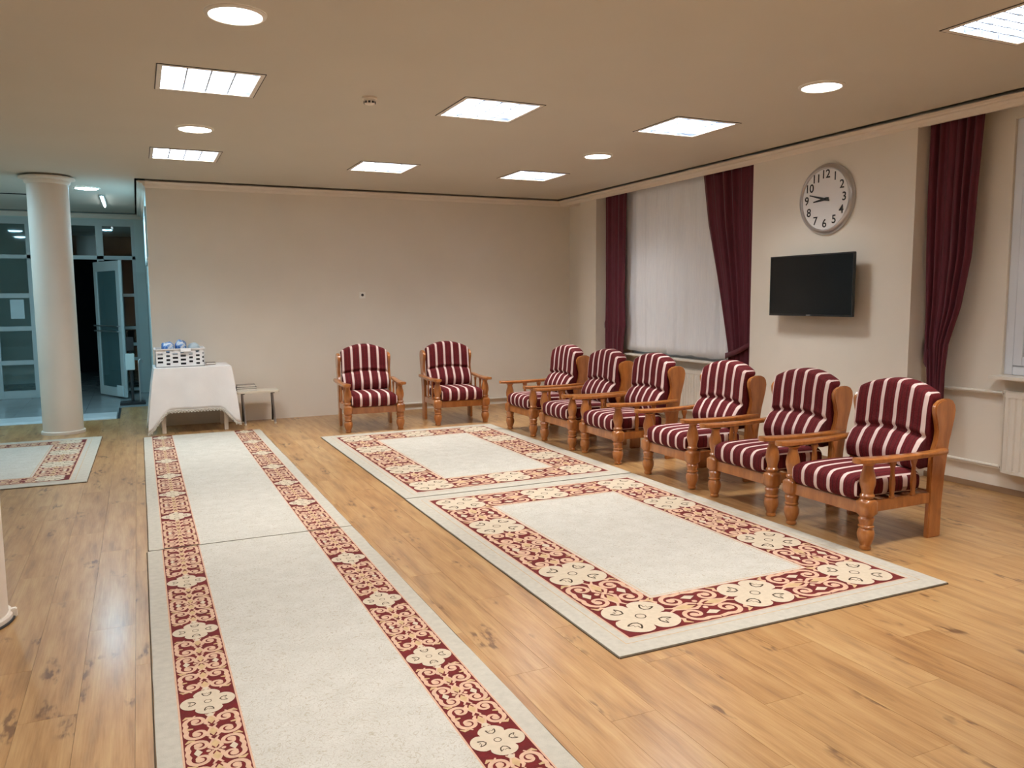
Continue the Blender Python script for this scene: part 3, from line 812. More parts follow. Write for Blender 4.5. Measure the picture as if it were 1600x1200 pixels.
def rug_base(t, W_, L_, seed=0):
    mb = MB(); rd = random.Random(seed)
    nx, ny = 10, 30; vs = []; fs = []
    for j in range(ny + 1):
        for i in range(nx + 1):
            x = W_ * i / nx; y = L_ * j / ny
            if i in (0, nx): x += rd.uniform(-.002, .002)
            vs.append((x, y, 0))
    n = nx + 1
    for j in range(ny):
        for i in range(nx): fs.append((j * n + i, j * n + i + 1, (j + 1) * n + i + 1, (j + 1) * n + i))
    mb.add(vs, fs)
    # rim down to the floor
    rim_ = [i for i in range(n)] + [j * n + nx for j in range(1, ny + 1)] + [ny * n + i for i in range(nx - 1, -1, -1)] + [j * n for j in range(ny - 1, 0, -1)]
    o_ = len(mb.v); m_ = len(rim_)
    mb.v += [(vs[i][0], vs[i][1], -H_RUG + .0006) for i in rim_]
    for k in range(m_):
        mb.f.append((rim_[k], o_ + k, o_ + (k + 1) % m_, rim_[(k + 1) % m_])); mb.mi.append(0)
    mb.f.append(tuple(o_ + k for k in range(m_))); mb.mi.append(0)
    obj('pile', mb, M['rug_base'], t)
    mb = MB(); framing(mb, -.004, W_ + .004, -.004, L_ + .004, .005, -H_RUG + .004); framing(mb, .0, W_, .0, L_, .004, .0006, 0)
    e = MB()
    for (a, b_) in (((-.004, 0), (-.004, L_)), ((W_ + .004, 0), (W_ + .004, L_)), ((0, -.004), (W_, -.004)), ((0, L_ + .004), (W_, L_ + .004))):
        e.tube([(a[0], a[1], -.0065), (b_[0], b_[1], -.0065)], .0024, 6)
    obj('edge_binding', e, M['rug_edge'], t, smooth=True)
def framed_rug(label, x0, y0, W_, L_, bx, by, inset, cx_list, cy_list, rz=0, group=None, dz=0):
    t = thing('rug', label, 'rug', (x0, y0, H_RUG + dz), rz, group)
    rug_base(t, W_, L_, int(abs(x0 * 100)))
    a, b_ = inset, W_ - inset; c, d = inset, L_ - inset
    mb = MB()
    rect(mb, a, b_, c, c + by, ZB); rect(mb, a, b_, d - by, d, ZB); rect(mb, a, a + bx, c + by, d - by, ZB); rect(mb, b_ - bx, b_, c + by, d - by, ZB)
    obj('red_border', mb, M['red'], t)
    mb = MB(); framing(mb, a - .008, b_ + .008, c - .008, d + .008, .009, ZB + .0002); framing(mb, a + bx - .008, b_ - bx + .008, c + by - .008, d - by + .008, .009, ZB + .0002)
    framing(mb, a - .05, b_ + .05, c - .05, d + .05, .004, ZB * .5, 1)
    framing(mb, a + bx + .012, b_ - bx - .012, c + by + .012, d - by - .012, .005, ZB + .0002, 1)
    obj('border_line', mb, [M['peach'], M['gold']], t)
    mb = MB(); rect(mb, a + bx + .001, b_ - bx - .001, c + by + .001, d - by - .001, ZB * .6); obj('field', mb, M['field'], t)
    qy = min(bx, by); Rm = qy / 2 * .86
    fb = lambda p: (p[0], c + by / 2 + p[1]); ft = lambda p: (p[0], d - by / 2 + p[1])
    fl_ = lambda p: (a + bx / 2 + p[1], p[0]); fr_ = lambda p: (b_ - bx / 2 + p[1], p[0])
    band(t, fb, by, cx_list, Rm, cx_list); band(t, ft, by, cx_list, Rm, cx_list)
    band(t, fl_, bx, cy_list, Rm, cy_list[1:-1]); band(t, fr_, bx, cy_list, Rm, cy_list[1:-1])
    return t
ins, bw = .140, .355
cc = ins + bw / 2
framed_rug('cream and red rug nearest the camera, its corner pointing at the viewer', 1.752, 2.733, 2.012, 2.965, bw, bw, ins,
           [cc, 1.006, 2.012 - cc], [cc, cc + .655, 2.965 - cc - .655, 2.965 - cc])
framed_rug('cream and red rug beyond the nearest one, reaching the two back chairs', 1.756, 5.716, 2.012, 3.05, bw, bw, ins,
           [cc, 1.006, 2.012 - cc], [cc, cc + .68, 3.05 - cc - .68, 3.05 - cc], rz=.002)
lw, ll = 2.9, 2.47
framed_rug('cream and red rug at the left, partly behind the column edge', -.46 - lw, 7.50, lw, ll, .30, .24, .14,
           [.29, 1.06, 1.84, lw - .29], [.26, .26 + .65, ll - .26 - .65, ll - .26], rz=-.012)
def runner(label, x0, y0, W_, L_, rz, phase, dz=0):
    t = thing('runner', label, 'rug', (x0, y0, H_RUG + dz), rz, 'cream runners laid end to end')
    rug_base(t, W_, L_, int(y0 * 10))
    bw_ = .200; a = .083
    mb = MB(); rect(mb, a, a + bw_, .0005, L_ - .0005, ZB); rect(mb, W_ - a - bw_, W_ - a, .0005, L_ - .0005, ZB); obj('red_border', mb, M['red'], t)
    mb = MB()
    for x in (a - .006, a + bw_ - .001, W_ - a - bw_ - .006, W_ - a - .001): rect(mb, x, x + .007, .003, L_ - .003, ZB + .0002)
    obj('border_line', mb, M['peach'], t)
    mb = MB(); rect(mb, a + bw_ + .006, W_ - a - bw_ - .006, .0005, L_ - .0005, ZB * .6); obj('field', mb, M['field'], t)
    for cx in (a + bw_ / 2, W_ - a - bw_ / 2):
        f = lambda p, cx=cx: (cx + p[1], p[0])
        cs = []; y = phase
        while y < L_ - .09: 
            if y > .09: cs.append(y)
            y += .712
        for c_ in cs: med_obj(t, f, c_, bw_ / 2, True)
        for p_, q_ in zip(cs, cs[1:]): scroll_obj(t, f, (p_ + q_) / 2, (q_ - p_) / 2 - .10, bw_ / 2)
        if cs and L_ - cs[-1] > .2: scroll_obj(t, f, (cs[-1] + .1 + L_) / 2, (L_ - cs[-1] - .1) / 2 - .01, bw_ / 2)
        if cs and cs[0] > .2: scroll_obj(t, f, (cs[0] - .1) / 2, (cs[0] - .1) / 2 - .01, bw_ / 2)
runner('near cream runner with red scroll borders, running out of the bottom of the photo', -.020, .30, 1.236, 4.865, 0, (3.080 - .30) % .712)
runner('far cream runner with red scroll borders, ending at the white table', -.012, 5.178, 1.228, 4.455, -.0005, (5.23 - 5.178 + .712 * 0) % .712)

# ------------------------------------------------------------------ armchairs
def turned_leg():
    # (half width, z, squareness) from the floor to the armrest
    P = [(0.0246, 0, 0), (0.0320, .004, 0), (0.0345, .014, 0), (0.0296, .026, 0), (0.0370, .045, 0), (0.0469, .075, 0), (0.0493, .100, 0), (0.0443, .122, 0), (0.0370, .132, 0),
         (0.0443, .138, 0), (0.0456, .146, 0), (0.0382, .152, 0), (0.0419, .170, 0), (0.0469, .190, 0), (0.0394, .203, 0), (0.0456, .209, 0), (0.0493, .216, .2), (0.0493, .224, .9), (0.0493, .290, .9), (0.0469, .300, .2),
         (0.0331, .310, 0), (0.0414, .320, 0), (0.0425, .330, 0), (0.0342, .340, 0), (0.0354, .360, 0), (0.0449, .395, 0), (0.0460, .420, 0), (0.0402, .455, 0), (0.0296, .490, 0), (0.0276, .508, 0), (0.0389, .522, .4)]
    n = 24; vs = []; fs = []
    for r, z, sq in P:
        for k in range(n):
            a = 2 * PI * k / n + PI / n; m_ = max(abs(math.cos(a)), abs(math.sin(a)))
            rr = r * ((1 - sq) + sq * min(1.0 / m_, 1.25)); vs.append((rr * math.cos(a), rr * math.sin(a), z))
    for i in range(len(P) - 1):
        for k in range(n):
            k2 = (k + 1) % n; fs.append((i * n + k, i * n + k2, (i + 1) * n + k2, (i + 1) * n + k))
    fs.append(tuple(range(n - 1, -1, -1))); L = (len(P) - 1) * n; fs.append(tuple(L + k for k in range(n)))
    mb = MB(); mb.add(vs, fs); return mb
def make_chair(label):
    t = thing('armchair', label, 'armchair', (0, 0, 0), 0, 'striped wooden armchairs')
    wd = M['wood']
    lm = turned_leg().mesh('front_leg', wd, smooth=True)
    for s in (-1, 1): link('front_leg', lm, t, (s * .30, -.31, 0))
    post = [(.205, 0), (.320, 0), (.322, .22), (.338, .40), (.352, .50), (.368, .60), (.390, .68), (.405, .74), (.412, .79), (.405, .825), (.385, .850), (.350, .864), (.310, .864), (.270, .855),
            (.240, .838), (.228, .812), (.230, .780), (.246, .725), (.258, .670), (.252, .615), (.234, .565), (.218, .52), (.212, .42), (.210, .22)]
    pm = MB(); pm.prism(post, 'x', -.017, .017); pme = pm.mesh('rear_post', wd, bevel=.006)
    for s in (-1, 1): link('rear_post', pme, t, (s * .300, 0, 0))
    # armrest
    for s in (-1, 1):
        out = [(-.425, .030), (-.435, .0)]
        ys = [-.435, -.425, -.395, -.33, -.2, 0, .15, .27, .30]
        hi = [.012, .032, .043, .046, .040, .031, .027, .025, .014]
        ct = [0, 0, 0, .002, .008, .018, .025, .030, .032]
        vs = []; fs = []; n = len(ys)
        for i in range(n):
            zc = .537 + .010 * ((ys[i] + .12) / .3) ** 2 * (1 if ys[i] < -.12 else .6)
            cx = s * (.315 + ct[i])
            for dx, dz in ((-1, -.6), (-1, .6), (-.8, 1), (.8, 1), (1, .6), (1, -.6), (.8, -1), (-.8, -1)):
                vs.append((cx + dx * hi[i], ys[i], zc + dz * .0155))
        for i in range(n - 1):
            for k in range(8): fs.append((i * 8 + k, i * 8 + (k + 1) % 8, (i + 1) * 8 + (k + 1) % 8, (i + 1) * 8 + k))
        fs.append(tuple(range(7, -1, -1))); fs.append(tuple((n - 1) * 8 + k for k in range(8)))
        mb = MB(); mb.add(vs, fs); obj('armrest', mb, wd, t, smooth=True)
    # spindles: flat shaped balusters
    sp = [(.018, .288), (.020, .30), (.012, .312), (.017, .34), (.021, .375), (.017, .41), (.010, .45), (.012, .475), (.024, .505), (.026, .524)]
    pts = [(r, z) for r, z in sp] + [(-r, z) for r, z in reversed(sp)]
    mb = MB(); mb.prism(pts, 'x', -.009, .009); spm = mb.mesh('spindle', wd, bevel=.003)
    for s in (-1, 1):
        for y in (-.115, .065): link('spindle', spm, t, (s * .308, y, 0))
    for s in (-1, 1): 
        mb = MB(); mb.box(s * .30 - .013, s * .30 + .013, -.272, .212, .222, .290); obj('side_rail', mb, wd, t, bevel=.004)
    mb = MB(); mb.box(-.262, .262, -.330, -.304, .210, .284); obj('front_rail', mb, wd, t, bevel=.004)
    mb = MB(); mb.box(-.282, .282, .250, .275, .222, .290); obj('back_rail', mb, wd, t, bevel=.004)
    for y in (-.2, -.08, .04, .16):
        mb = MB(); mb.box(-.286, .286, y - .03, y + .03, .268, .282); obj('seat_slat', mb, wd, t)
    # back: lower rail, upper rail and upright slats
    def lean(z): return .275 + max(0, z - .3) * .15
    mb = MB(); mb.box(-.282, .282, lean(.44), lean(.44) + .022, .42, .48); obj('lower_back_rail', mb, wd, t, bevel=.004)
    arch = [(-.282, .76)] + [(-.282 + .564 * i / 12, .82 + .04 * math.sin(PI * i / 12)) for i in range(13)] + [(.282, .76)]
    mb = MB(); mb.prism(arch, 'y', lean(.8), lean(.8) + .022); obj('upper_back_rail', mb, wd, t, bevel=.004)
    for x in (-.19, -.063, .063, .19):
        mb = MB(); vs = [(x - .025, lean(.47), .47), (x + .025, lean(.47), .47), (x + .025, lean(.47) + .014, .47), (x - .025, lean(.47) + .014, .47),
                         (x - .025, lean(.78), .78), (x + .025, lean(.78), .78), (x + .025, lean(.78) + .014, .78), (x - .025, lean(.78) + .014, .78)]
        mb.add(vs, [(0, 3, 2, 1), (4, 5, 6, 7), (0, 1, 5, 4), (1, 2, 6, 5), (2, 3, 7, 6), (3, 0, 4, 7)]); obj('back_slat', mb, wd, t)
    # seat cushion
    def ds(q, p):
        x, y, z = q
        if p.z > 0: z += .012 * (1 - p.x ** 4) * (1 - abs(p.y) ** 3)
        if y < -.20: x *= 1 + .06 * min(1, (-.20 - y) / .1) if y < -.345 else 1
        z -= .006 * max(0, p.y)
        return Vector((x, y, z))
    rounded_box(0, -.075, .358, .264, .290, .072, .055, 40, 20, 8, ds, 'seat_cushion', M['stripe'], t)
    # back cushion: arched top, crease a third of the way up
    def db(q, p):
        x = q.x; t_ = (q.z + .5)         # 0..1 along the height
        arch_h = .085 * math.cos(min(1, abs(x) / .275) * PI / 2) ** .8 if abs(x) < .275 else 0
        z = .425 + t_ * (.462 + arch_h)
        f = max(0, -q.y) / .06 if q.y < 0 else 0        # front side weight
        crease = math.exp(-((t_ - .43) / .032) ** 2)
        low = math.exp(-((t_ - .18) / .20) ** 2)
        up = math.exp(-((t_ - .78) / .28) ** 2)
        y = lean(z) - .078 + q.y
        y -= min(1, f) * (.062 * low + .018 * up - .026 * crease)
        if t_ > .93 and q.y > -.03: y += .01
        wv = .5 * .012 * math.sin(x * 60)
        y += min(1, f) * crease * abs(wv)
        x *= 1.0 + (.05 + .02 * low) * min(1, f * 1.6) * (1 if y < .20 + .15 * max(0, z - .5) else .3)
        return Vector((x, y, z))
    rounded_box(0, 0, 0, .272, .060, .5, .045, 44, 8, 48, db, 'back_cushion', M['stripe_back'], t)
    return t
base = make_chair('striped armchair nearest the camera, at the near end of the row by the right wall')
base.location = (4.165, 3.640, 0); base.rotation_euler = (0, 0, -PI / 2)
CH = [('second striped armchair from the near end of the row, below the television', 4.190, 4.455, -PI / 2),
      ('third striped armchair from the near end, in front of the tied burgundy curtain', 4.195, 5.335, -PI / 2),
      ('fourth striped armchair from the near end, below the right part of the sheer curtain', 4.190, 6.400, -PI / 2 - .01),
      ('fifth striped armchair from the near end, below the left part of the sheer curtain', 4.150, 7.180, -PI / 2),
      ('striped armchair at the far end of the row along the right wall', 4.155, 8.060, -PI / 2),
      ('striped armchair on the left of the two against the back wall', 2.42, 9.24, -.07),
      ('striped armchair on the right of the two against the back wall', 3.50, 9.28, -.05)]
for l, x, y, rz in CH:
    c = copy_tree(base); c.location = (x, y, 0); c.rotation_euler = (0, 0, rz); c['label'] = l

# ------------------------------------------------------------------ table, cloth, basket, bench
TX0, TX1, TY0, TY1, TZ = .135, .945, 9.80, 10.42, .745
t = thing('side_table', 'small table under the white tablecloth, grey legs showing below', 'table', ((TX0 + TX1) / 2, (TY0 + TY1) / 2, 0))
hw, hd = (TX1 - TX0) / 2, (TY1 - TY0) / 2
mb = MB(); mb.box(-hw, hw, -hd, hd, TZ - .028, TZ - .004); obj('table_top', mb, M['bench'], t, bevel=.004)
leg_mb = MB(); leg_mb.box(-.022, .022, -.022, .022, 0, TZ - .028); lme = leg_mb.mesh('leg', M['column'], bevel=.004)
for sx in (-1, 1):
    for sy in (-1, 1): link('leg', lme, t, (sx * (hw - .07), sy * (hd - .06), 0))
mb = MB(); mb.box(-hw + .06, hw - .06, -hd + .05, -hd + .07, TZ - .10, TZ - .028); obj('apron', mb, M['bench'], t)
def tablecloth():
    t = thing('tablecloth', 'white tablecloth with lace hem and pointed hanging corners', 'tablecloth', ((TX0 + TX1) / 2, (TY0 + TY1) / 2, TZ))
    per = []; r = .012; seg = 26
    def side(a, b_, n): return [(a[0] + (b_[0] - a[0]) * i / n, a[1] + (b_[1] - a[1]) * i / n) for i in range(n)]
    cor = [(-hw, -hd), (hw, -hd), (hw, hd), (-hw, hd)]
    for i in range(4):
        a, b_ = cor[i], cor[(i + 1) % 4]; s = side(a, b_, seg); per += [(p, i, k / seg) for k, p in enumerate(s)]
    rows = 14; vs = []; lace = []
    N = len(per)
    for (p, sd, u) in per:
        du = min(u, 1 - u) * (2 * hw if sd in (0, 2) else 2 * hd)          # distance to the corner
        c = math.exp(-(du / .075) ** 2.6)
        nrm = [(0, -1), (1, 0), (0, 1), (-1, 0)][sd]
        cs = cor[sd] if u < .5 else cor[(sd + 1) % 4]; dg = (cs[0] / abs(cs[0]), cs[1] / abs(cs[1]))
        drop = .475 + c * (.245 if cs[0] < 0 else .19)
        if sd == 2: drop = .10 + .05 * c
        if sd in (1, 3): drop -= .05 * (1 - c)
        ox = nrm[0] * (1 - c) * .012 + dg[0] * c * (.10 if cs[0] < 0 else .07) + .0; oy = nrm[1] * (1 - c) * .015 + dg[1] * c * .05
        if sd == 2: ox, oy = ox * .1, .0
        if oy > 0: oy = 0
        for j in range(rows + 1):
            tt = j / rows; ru = .012 * math.sin(u * 2 * PI * 2.5 + sd) * tt if sd != 2 else 0
            e = tt ** .8
            x = p[0] + ox * e + nrm[0] * (ru + .006); y = p[1] + oy * e + nrm[1] * (ru * .8 + .006)
            vs.append((x, min(y, hd + .015), .003 - drop * tt))
    fs = []
    for i in range(N):
        i2 = (i + 1) % N
        for j in range(rows): fs.append((i * (rows + 1) + j, i2 * (rows + 1) + j, i2 * (rows + 1) + j + 1, i * (rows + 1) + j + 1))
    fs.append(tuple(i * (rows + 1) for i in range(N)))
    mb = MB(); mb.add(vs, fs); me = mb.mesh('cloth_sheet', M['cloth'])
    for p in me.polygons: p.use_smooth = True
    me.set_sharp_from_angle(angle=math.radians(60))
    o = link('cloth_sheet', me, t); md_ = o.modifiers.new('thickness', 'SOLIDIFY'); md_.thickness = .0025
    # lace: scalloped hem below the sheet, with eyelets as gaps between the loops
    mb = MB(); K = 5
    bot = [Vector(vs[i * (rows + 1) + rows]) for i in range(N)] + [Vector(vs[rows])]
    path = []
    for i in range(N):
        if per[i][1] == 2: continue
        for k in range(K): path.append(bot[i].lerp(bot[i + 1], k / K))
    dist = 0; prev = path[0]; pl = []
    for p in path:
        if (p - prev).length > .1: pl.append([]); 
        if not pl: pl.append([])
        pl[-1].append(p); prev = p
    for seg_ in pl:
        if len(seg_) < 3: continue
        d = 0; a1 = []; a2 = []; a3 = []
        for i, p in enumerate(seg_):
            if i: d += (p - seg_[i - 1]).length
            sc = abs(math.sin(d / .035 * PI))
            a1.append(p + Vector((0, 0, -.004))); a2.append(p + Vector((0, 0, -.006 - .028 * sc))); a3.append(p + Vector((0, 0, -.006 - .014 * abs(math.cos(d / .035 * PI)))))
        mb.tube(a1, .0045, 4); mb.tube(a2, .0055, 4); mb.tube(a3, .0050, 4)
    obj('lace_hem', mb, M['lace'], t)
tablecloth()
# basket with rectangular openings
bz = TZ + .006
BX0, BX1, BY0, BY1, BH = .155, .675, 9.93, 10.30, .205
t = thing('basket', 'white plastic basket with rows of rectangular openings on the table', 'basket', ((BX0 + BX1) / 2, (BY0 + BY1) / 2, bz))
bw2, bd2 = (BX1 - BX0) / 2, (BY1 - BY0) / 2
def pierced(mb, L_, place, seed):
    rd = random.Random(seed); rows = 9; hz = BH / rows
    cols = []; x = 0
    while x < L_ - .001:
        w_ = rd.choice((.040, .048, .056)) if len(cols) % 2 else rd.choice((.022, .028, .034)); cols.append((x, min(L_, x + w_))); x += w_
    for i, (a, b_) in enumerate(cols):
        for r in range(rows):
            holed = (i % 2 == 1) and (r % 2 == (1 if (i // 2) % 2 else 0)) and 0 < r < rows - 1
            if holed: continue
            place(mb, a, b_, r * hz, (r + 1) * hz)
mb = MB()
pierced(mb, 2 * bw2, lambda m_, a, b_, z0, z1: m_.box(-bw2 + a, -bw2 + b_, -bd2, -bd2 + .005, z0, z1), 3)
pierced(mb, 2 * bw2, lambda m_, a, b_, z0, z1: m_.box(-bw2 + a, -bw2 + b_, bd2 - .005, bd2, z0, z1), 5)
pierced(mb, 2 * bd2, lambda m_, a, b_, z0, z1: m_.box(-bw2, -bw2 + .005, -bd2 + a, -bd2 + b_, z0, z1), 4)
pierced(mb, 2 * bd2, lambda m_, a, b_, z0, z1: m_.box(bw2 - .005, bw2, -bd2 + a, -bd2 + b_, z0, z1), 6)
mb.box(-bw2, bw2, -bd2, bd2, 0, .004)
obj('pierced_wall', mb, M['basket'], t)
mb = MB(); 
for s in (-1, 1):
    mb.box(*sorted((s * bw2, s * (bw2 + .012))), -bd2 - .012, bd2 + .012, BH - .01, BH + .004); mb.box(-bw2, bw2, *sorted((s * bd2, s * (bd2 + .012))), BH - .01, BH + .004)
obj('rim', mb, M['basket'], t, bevel=.002)
mb = MB(); mb.box(-bw2 + .012, bw2 - .012, -bd2 + .012, bd2 - .012, .006, BH - .085); obj('inner_shade_block', mb, M['void'], t)  # near-black block stands in for the shade behind the basket's openings
def crumple(name, label, loc, sx, sy, sz, mat, seed, rz=0):
    rd = random.Random(seed); ph = [rd.uniform(0, 6) for _ in range(9)]
    def df(q, p):
        n = math.sin(38 * q.x + ph[0] + 9 * q.y) * math.sin(31 * q.y + ph[1]) + .6 * math.sin(60 * q.z + 47 * q.x + ph[2])
        k = .010 * n
        return Vector((q.x * (1 + .5 * k / .02 * .1), q.y + k * .5, q.z + k * (1 if p.z > 0 else 0)))
    o = rounded_box(0, 0, sz, sx, sy, sz, min(sz, sy) * .8, 22, 14, 8, df, name, mat)
    o.location = loc; o.rotation_euler = (0, 0, rz); return tag(o, label, 'bag', 'printed bags in the basket')
crumple('plastic_bag', 'blue and white printed bag on the left of the basket', (.292, 10.10, bz + BH - .055), .066, .10, .062, M['bag'], 1, .04)
crumple('plastic_bag', 'blue and white printed bag in the middle of the basket', (.432, 10.11, bz + BH - .055), .062, .10, .070, M['bag'], 2, -.05)
crumple('plastic_bag', 'pale blue crumpled bag at the right of the basket', (.572, 10.10, bz + BH - .055), .062, .09, .052, plain('pale_bag', srgb(190, 210, 220), .3), 3, .03)
mb = MB(); mb.box(-.055, .055, -.004, .004, -.03, .012); o = obj('paper_tag', mb, M['basket'], bevel=.002)
o.location = (.475, 9.912, bz + BH - .006); o.rotation_euler = (-.35, 0, 0); tag(o, 'small white tag clipped over the front rim of the basket', 'tag')
mb = MB(); mb.box(.70, .80, 10.05, 10.13, TZ + .006, TZ + .014, 0); mb.box(.702, .802, 10.05, 10.13, TZ + .014, TZ + .026, 1); mb.box(.70, .80, 10.05, 10.13, TZ + .026, TZ + .034, 0)
tag(obj('notebook', mb, [M['book_grey'], M['pages']]), 'small pale notebook on the tablecloth right of the basket', 'notebook')

# low bench
t = thing('low_table', 'low cream table beside the covered table, with curved metal legs', 'table', (1.272, 10.17, 0))
pts = []
for (cx, cy, a0) in ((.220, .13, 0), (-.220, .13, 90), (-.220, -.11, 180), (.220, -.11, 270)):
    for k in range(5):
        a = math.radians(a0 + 22.5 * k); pts.append((cx + .03 * math.cos(a) , cy + .03 * math.sin(a)))
mb = MB(); mb.prism(pts, 'z', .385, .412); obj('table_top', mb, M['bench'], t, bevel=.004)
for sx in (-1, 1):
    x = sx * .175
    for sgn, mt, nm in ((1, M['dark'], 'leg'), (-1, M['steel'], 'leg')):
        mb = MB(); mb.tube([(x, sgn * .03, .385), (x + .004, sgn * .035, .30), (x + .010, sgn * .06, .18), (x + .014, sgn * .10, .05), (x + .014, sgn * .115, .012)], .012, 8)
        obj(nm, mb, mt, t, smooth=True)
    mb = MB(); mb.box(x - .02, x + .02, -.10, .10, .372, .385); obj('leg_plate', mb, M['dark'], t)
    for sgn in (-1, 1):
        mb = MB(); mb.lathe([(.015, 0), (.017, .006), (.013, .022)], x + .014, sgn * .115, n=12); obj('foot_cap', mb, M['bench'], t, smooth=True)
bk = [('lowest book in the stack on the low table, grey cover', .415, .225, .150, .026, 'book_grey', .0),
      ('middle book in the stack on the low table, dark cover', .4415, .235, .155, .022, 'book_dark', .02),
      ('top book in the stack on the low table, pale cover', .464, .215, .145, .024, 'book_grey', -.03)]
for l, z, w_, d_, h_, mt, rz in bk:
    b_ = thing('book', l, 'book', (1.145, 10.18, z - .0028), rz, 'books stacked on the low table')
    mb = MB(); mb.box(-w_ / 2, w_ / 2, -d_ / 2, d_ / 2, 0, .003); mb.box(-w_ / 2, w_ / 2, -d_ / 2, d_ / 2, h_ - .003, h_ - .0003); mb.box(-w_ / 2, -w_ / 2 + .003, -d_ / 2, d_ / 2, .003, h_ - .003)
    obj('cover', mb, M[mt], b_)
    mb = MB(); mb.box(-w_ / 2 + .003, w_ / 2 - .005, -d_ / 2 + .004, d_ / 2 - .004, .003, h_ - .003); obj('pages', mb, M['pages'], b_)

# ------------------------------------------------------------------ glazed partition and doors at the end of the corridor
Z_HEAD = 2.80
mb = MB(); mb.box(LX, CX, PY, PY + .12, Z_HEAD, 3.2); mb.box(.01, CX, PY, PY + .12, 0, Z_HEAD)
struct('wall_partition', mb, M['corr'], label='plastered wall above and beside the glazed partition')
part = MB()
def fr(x0, x1, z0, z1, mb): mb.box(x0, x1, PY + .02, PY + .09, z0, z1)
fb = MB()
fr(LX, .01, 2.70, 2.80, fb); fr(LX, .01, 2.17, 2.23, fb)
part_o = struct('trim_8', fb, M['alu'], label='pale aluminium head and transom rails of the glazed partition', bevel=.003)
def post(x0, x1, z0=0, z1=2.70):
    m_ = MB(); fr(x0, x1, z0, z1, m_); obj('post', m_, M['alu'], part_o, bevel=.003)
for a, b_ in ((-1.52, -1.42), (-3.4, -3.32), (-.55, -.45), (-.04, .01), (-4.5, -4.42)): post(a, b_)
post(-2.02, -1.95, 0, 1.10)
def muntin(x0, x1, z, h=.06):
    m_ = MB(); m_.box(x0, x1, PY + .03, PY + .08, z - h / 2, z + h / 2); obj('muntin', m_, M['alu'], part_o, bevel=.003)
for z in (.06, .56, 1.09, 1.60): muntin(-3.32, -1.52, z, .07 if z > .1 else .12); 
for z in (.06, .56, .80, 1.07, 1.60): muntin(-.20, -.04, z, .05)
post(-.25, -.20, 0, 2.17)
def pane(x0, x1, z0, z1):
    m_ = MB(); m_.box(x0, x1, PY + .050, PY + .056, z0, z1); obj('pane', m_, M['glass'], part_o)
for z0, z1 in ((.12, .53), (.59, 1.06), (1.12, 1.57), (1.63, 2.17), (2.23, 2.70)): pane(-3.32, -1.52, z0, z1)
pane(-.45, -.04, 2.23, 2.70); pane(-1.42, -.55, 2.23, 2.70)
for z0, z1 in ((.12, .53), (.59, .77), (.83, 1.04), (1.10, 1.57), (1.63, 2.17)): pane(-.20, -.04, z0, z1)
mb = MB(); mb.box(-.53, -.44, PY - .02, PY + .02, 2.135, 2.15); tag(obj('door_closer', mb, M['dark'], bevel=.003), 'dark door closer under the transom rail of the glazed doors', 'door closer')
# open leaf, swung towards the viewer
hx, hy = -.27, PY - .0; ang = math.atan2(13.60 - hy, -.255 - (-.63))
t = MB(); LWD = .92
t.box(0, LWD, -.02, .02, .02, .16); t.box(0, LWD, -.02, .02, 1.97, 2.12); t.box(0, .10, -.02, .02, .16, 1.97); t.box(LWD - .12, LWD, -.02, .02, .16, 1.97)
door = struct('door_1', t, M['alu'], label='open glazed aluminium door leaf with a double push bar', bevel=.003)
door.location = (-.595, PY - .02, .0); door.rotation_euler = (0, 0, math.atan2(13.66 - PY, -.195 + .595))
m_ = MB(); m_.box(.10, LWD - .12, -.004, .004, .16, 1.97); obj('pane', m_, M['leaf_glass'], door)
for z in (1.04, 1.12):
    m_ = MB(); m_.tube([(.02, -.06, z), (LWD - .05, -.06, z)], .011, 8); m_.tube([(.03, -.06, z), (.03, -.02, z)], .008, 6); m_.tube([(LWD - .06, -.06, z), (LWD - .06, -.02, z)], .008, 6); obj('push_bar', m_, M['steel'], door, smooth=True)
m_ = MB(); m_.box(LWD - .26, LWD - .05, -.035, -.02, .03, .20); obj('kick_box', m_, M['paper'], door, bevel=.004)
mb = MB(); mb.box(-1.785, -1.60, PY + .040, PY + .0495, 1.245, 1.54)
tag(obj('paper_notice', mb, M['paper']), 'blank looking pale paper sheet fixed to the left glass panel', 'notice')
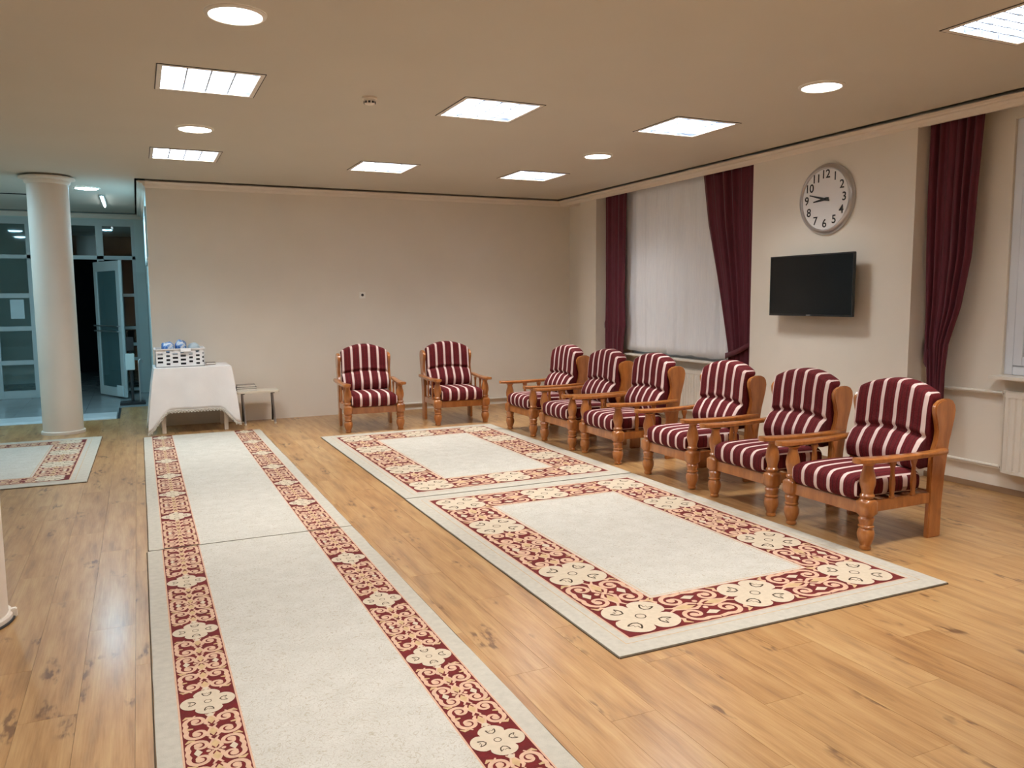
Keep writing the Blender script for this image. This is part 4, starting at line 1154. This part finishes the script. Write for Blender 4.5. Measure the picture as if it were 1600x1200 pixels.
# room behind the glass
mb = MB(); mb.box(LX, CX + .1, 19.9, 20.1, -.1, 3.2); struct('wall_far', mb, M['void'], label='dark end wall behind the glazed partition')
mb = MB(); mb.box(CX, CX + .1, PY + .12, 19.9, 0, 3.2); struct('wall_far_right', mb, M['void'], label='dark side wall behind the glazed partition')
mb = MB(); mb.box(-1.75, -1.62, 17.2, 19.9, 0, 3.2); mb.box(-3.6, -1.75, 17.2, 17.35, 0, 3.2)
struct('wall_inner', mb, M['corr'], label='bluish inner wall seen through the left glass panel')
mb = MB(); mb.add([(LX, PY, 2.92), (CX + .1, PY, 2.92), (CX + .1, 20, 2.92), (LX, 20, 2.92)], [(0, 3, 2, 1)])
struct('ceiling_far', mb, M['corr'], label='dim ceiling of the room behind the glazed partition')
# framed emissive pane on the corridor's side wall
t = MB(); t.box(CX - .02, CX - .0005, 10.62, 12.3, 1.98, 2.02); t.box(CX - .02, CX - .0005, 10.62, 12.3, 2.58, 2.62); t.box(CX - .02, CX - .0005, 10.62, 10.66, 2.02, 2.58); t.box(CX - .02, CX - .0005, 12.26, 12.3, 2.02, 2.58)
w3 = struct('window_3', t, M['alu'], label='bright bluish emissive pane in a thin frame on the corridor side wall')
m_ = MB(); m_.box(CX - .012, CX - .004, 10.66, 12.26, 2.02, 2.58); obj('pane', m_, M['transom'], w3)
# stand with base plate by the door
t = thing('dispenser_stand', 'dark floor stand with a small pale box and bent tube, beside the open door', 'stand', (-.13, 13.0, 0))
mb = MB(); mb.box(-.17, .17, -.16, .16, 0, .035); obj('base_plate', mb, M['dark'], t, bevel=.006)
mb = MB(); mb.tube([(0, .02, .03), (0, .02, .78)], .022, 10); obj('post', mb, M['dark'], t, smooth=True)
mb = MB(); mb.box(-.07, .05, -.03, .05, .50, .74); obj('dispenser_box', mb, M['corr'], t, bevel=.006)
mb = MB(); mb.box(-.05, .05, -.025, .065, .78, .98); obj('head', mb, M['dark'], t, bevel=.008)
mb = MB(); mb.tube([(.10, -.05, .03), (.10, -.05, .60), (.105, -.045, .64), (.125, -.03, .66), (.15, 0, .64), (.155, .0, .60)], .008, 8); obj('bent_tube', mb, M['steel'], t, smooth=True)
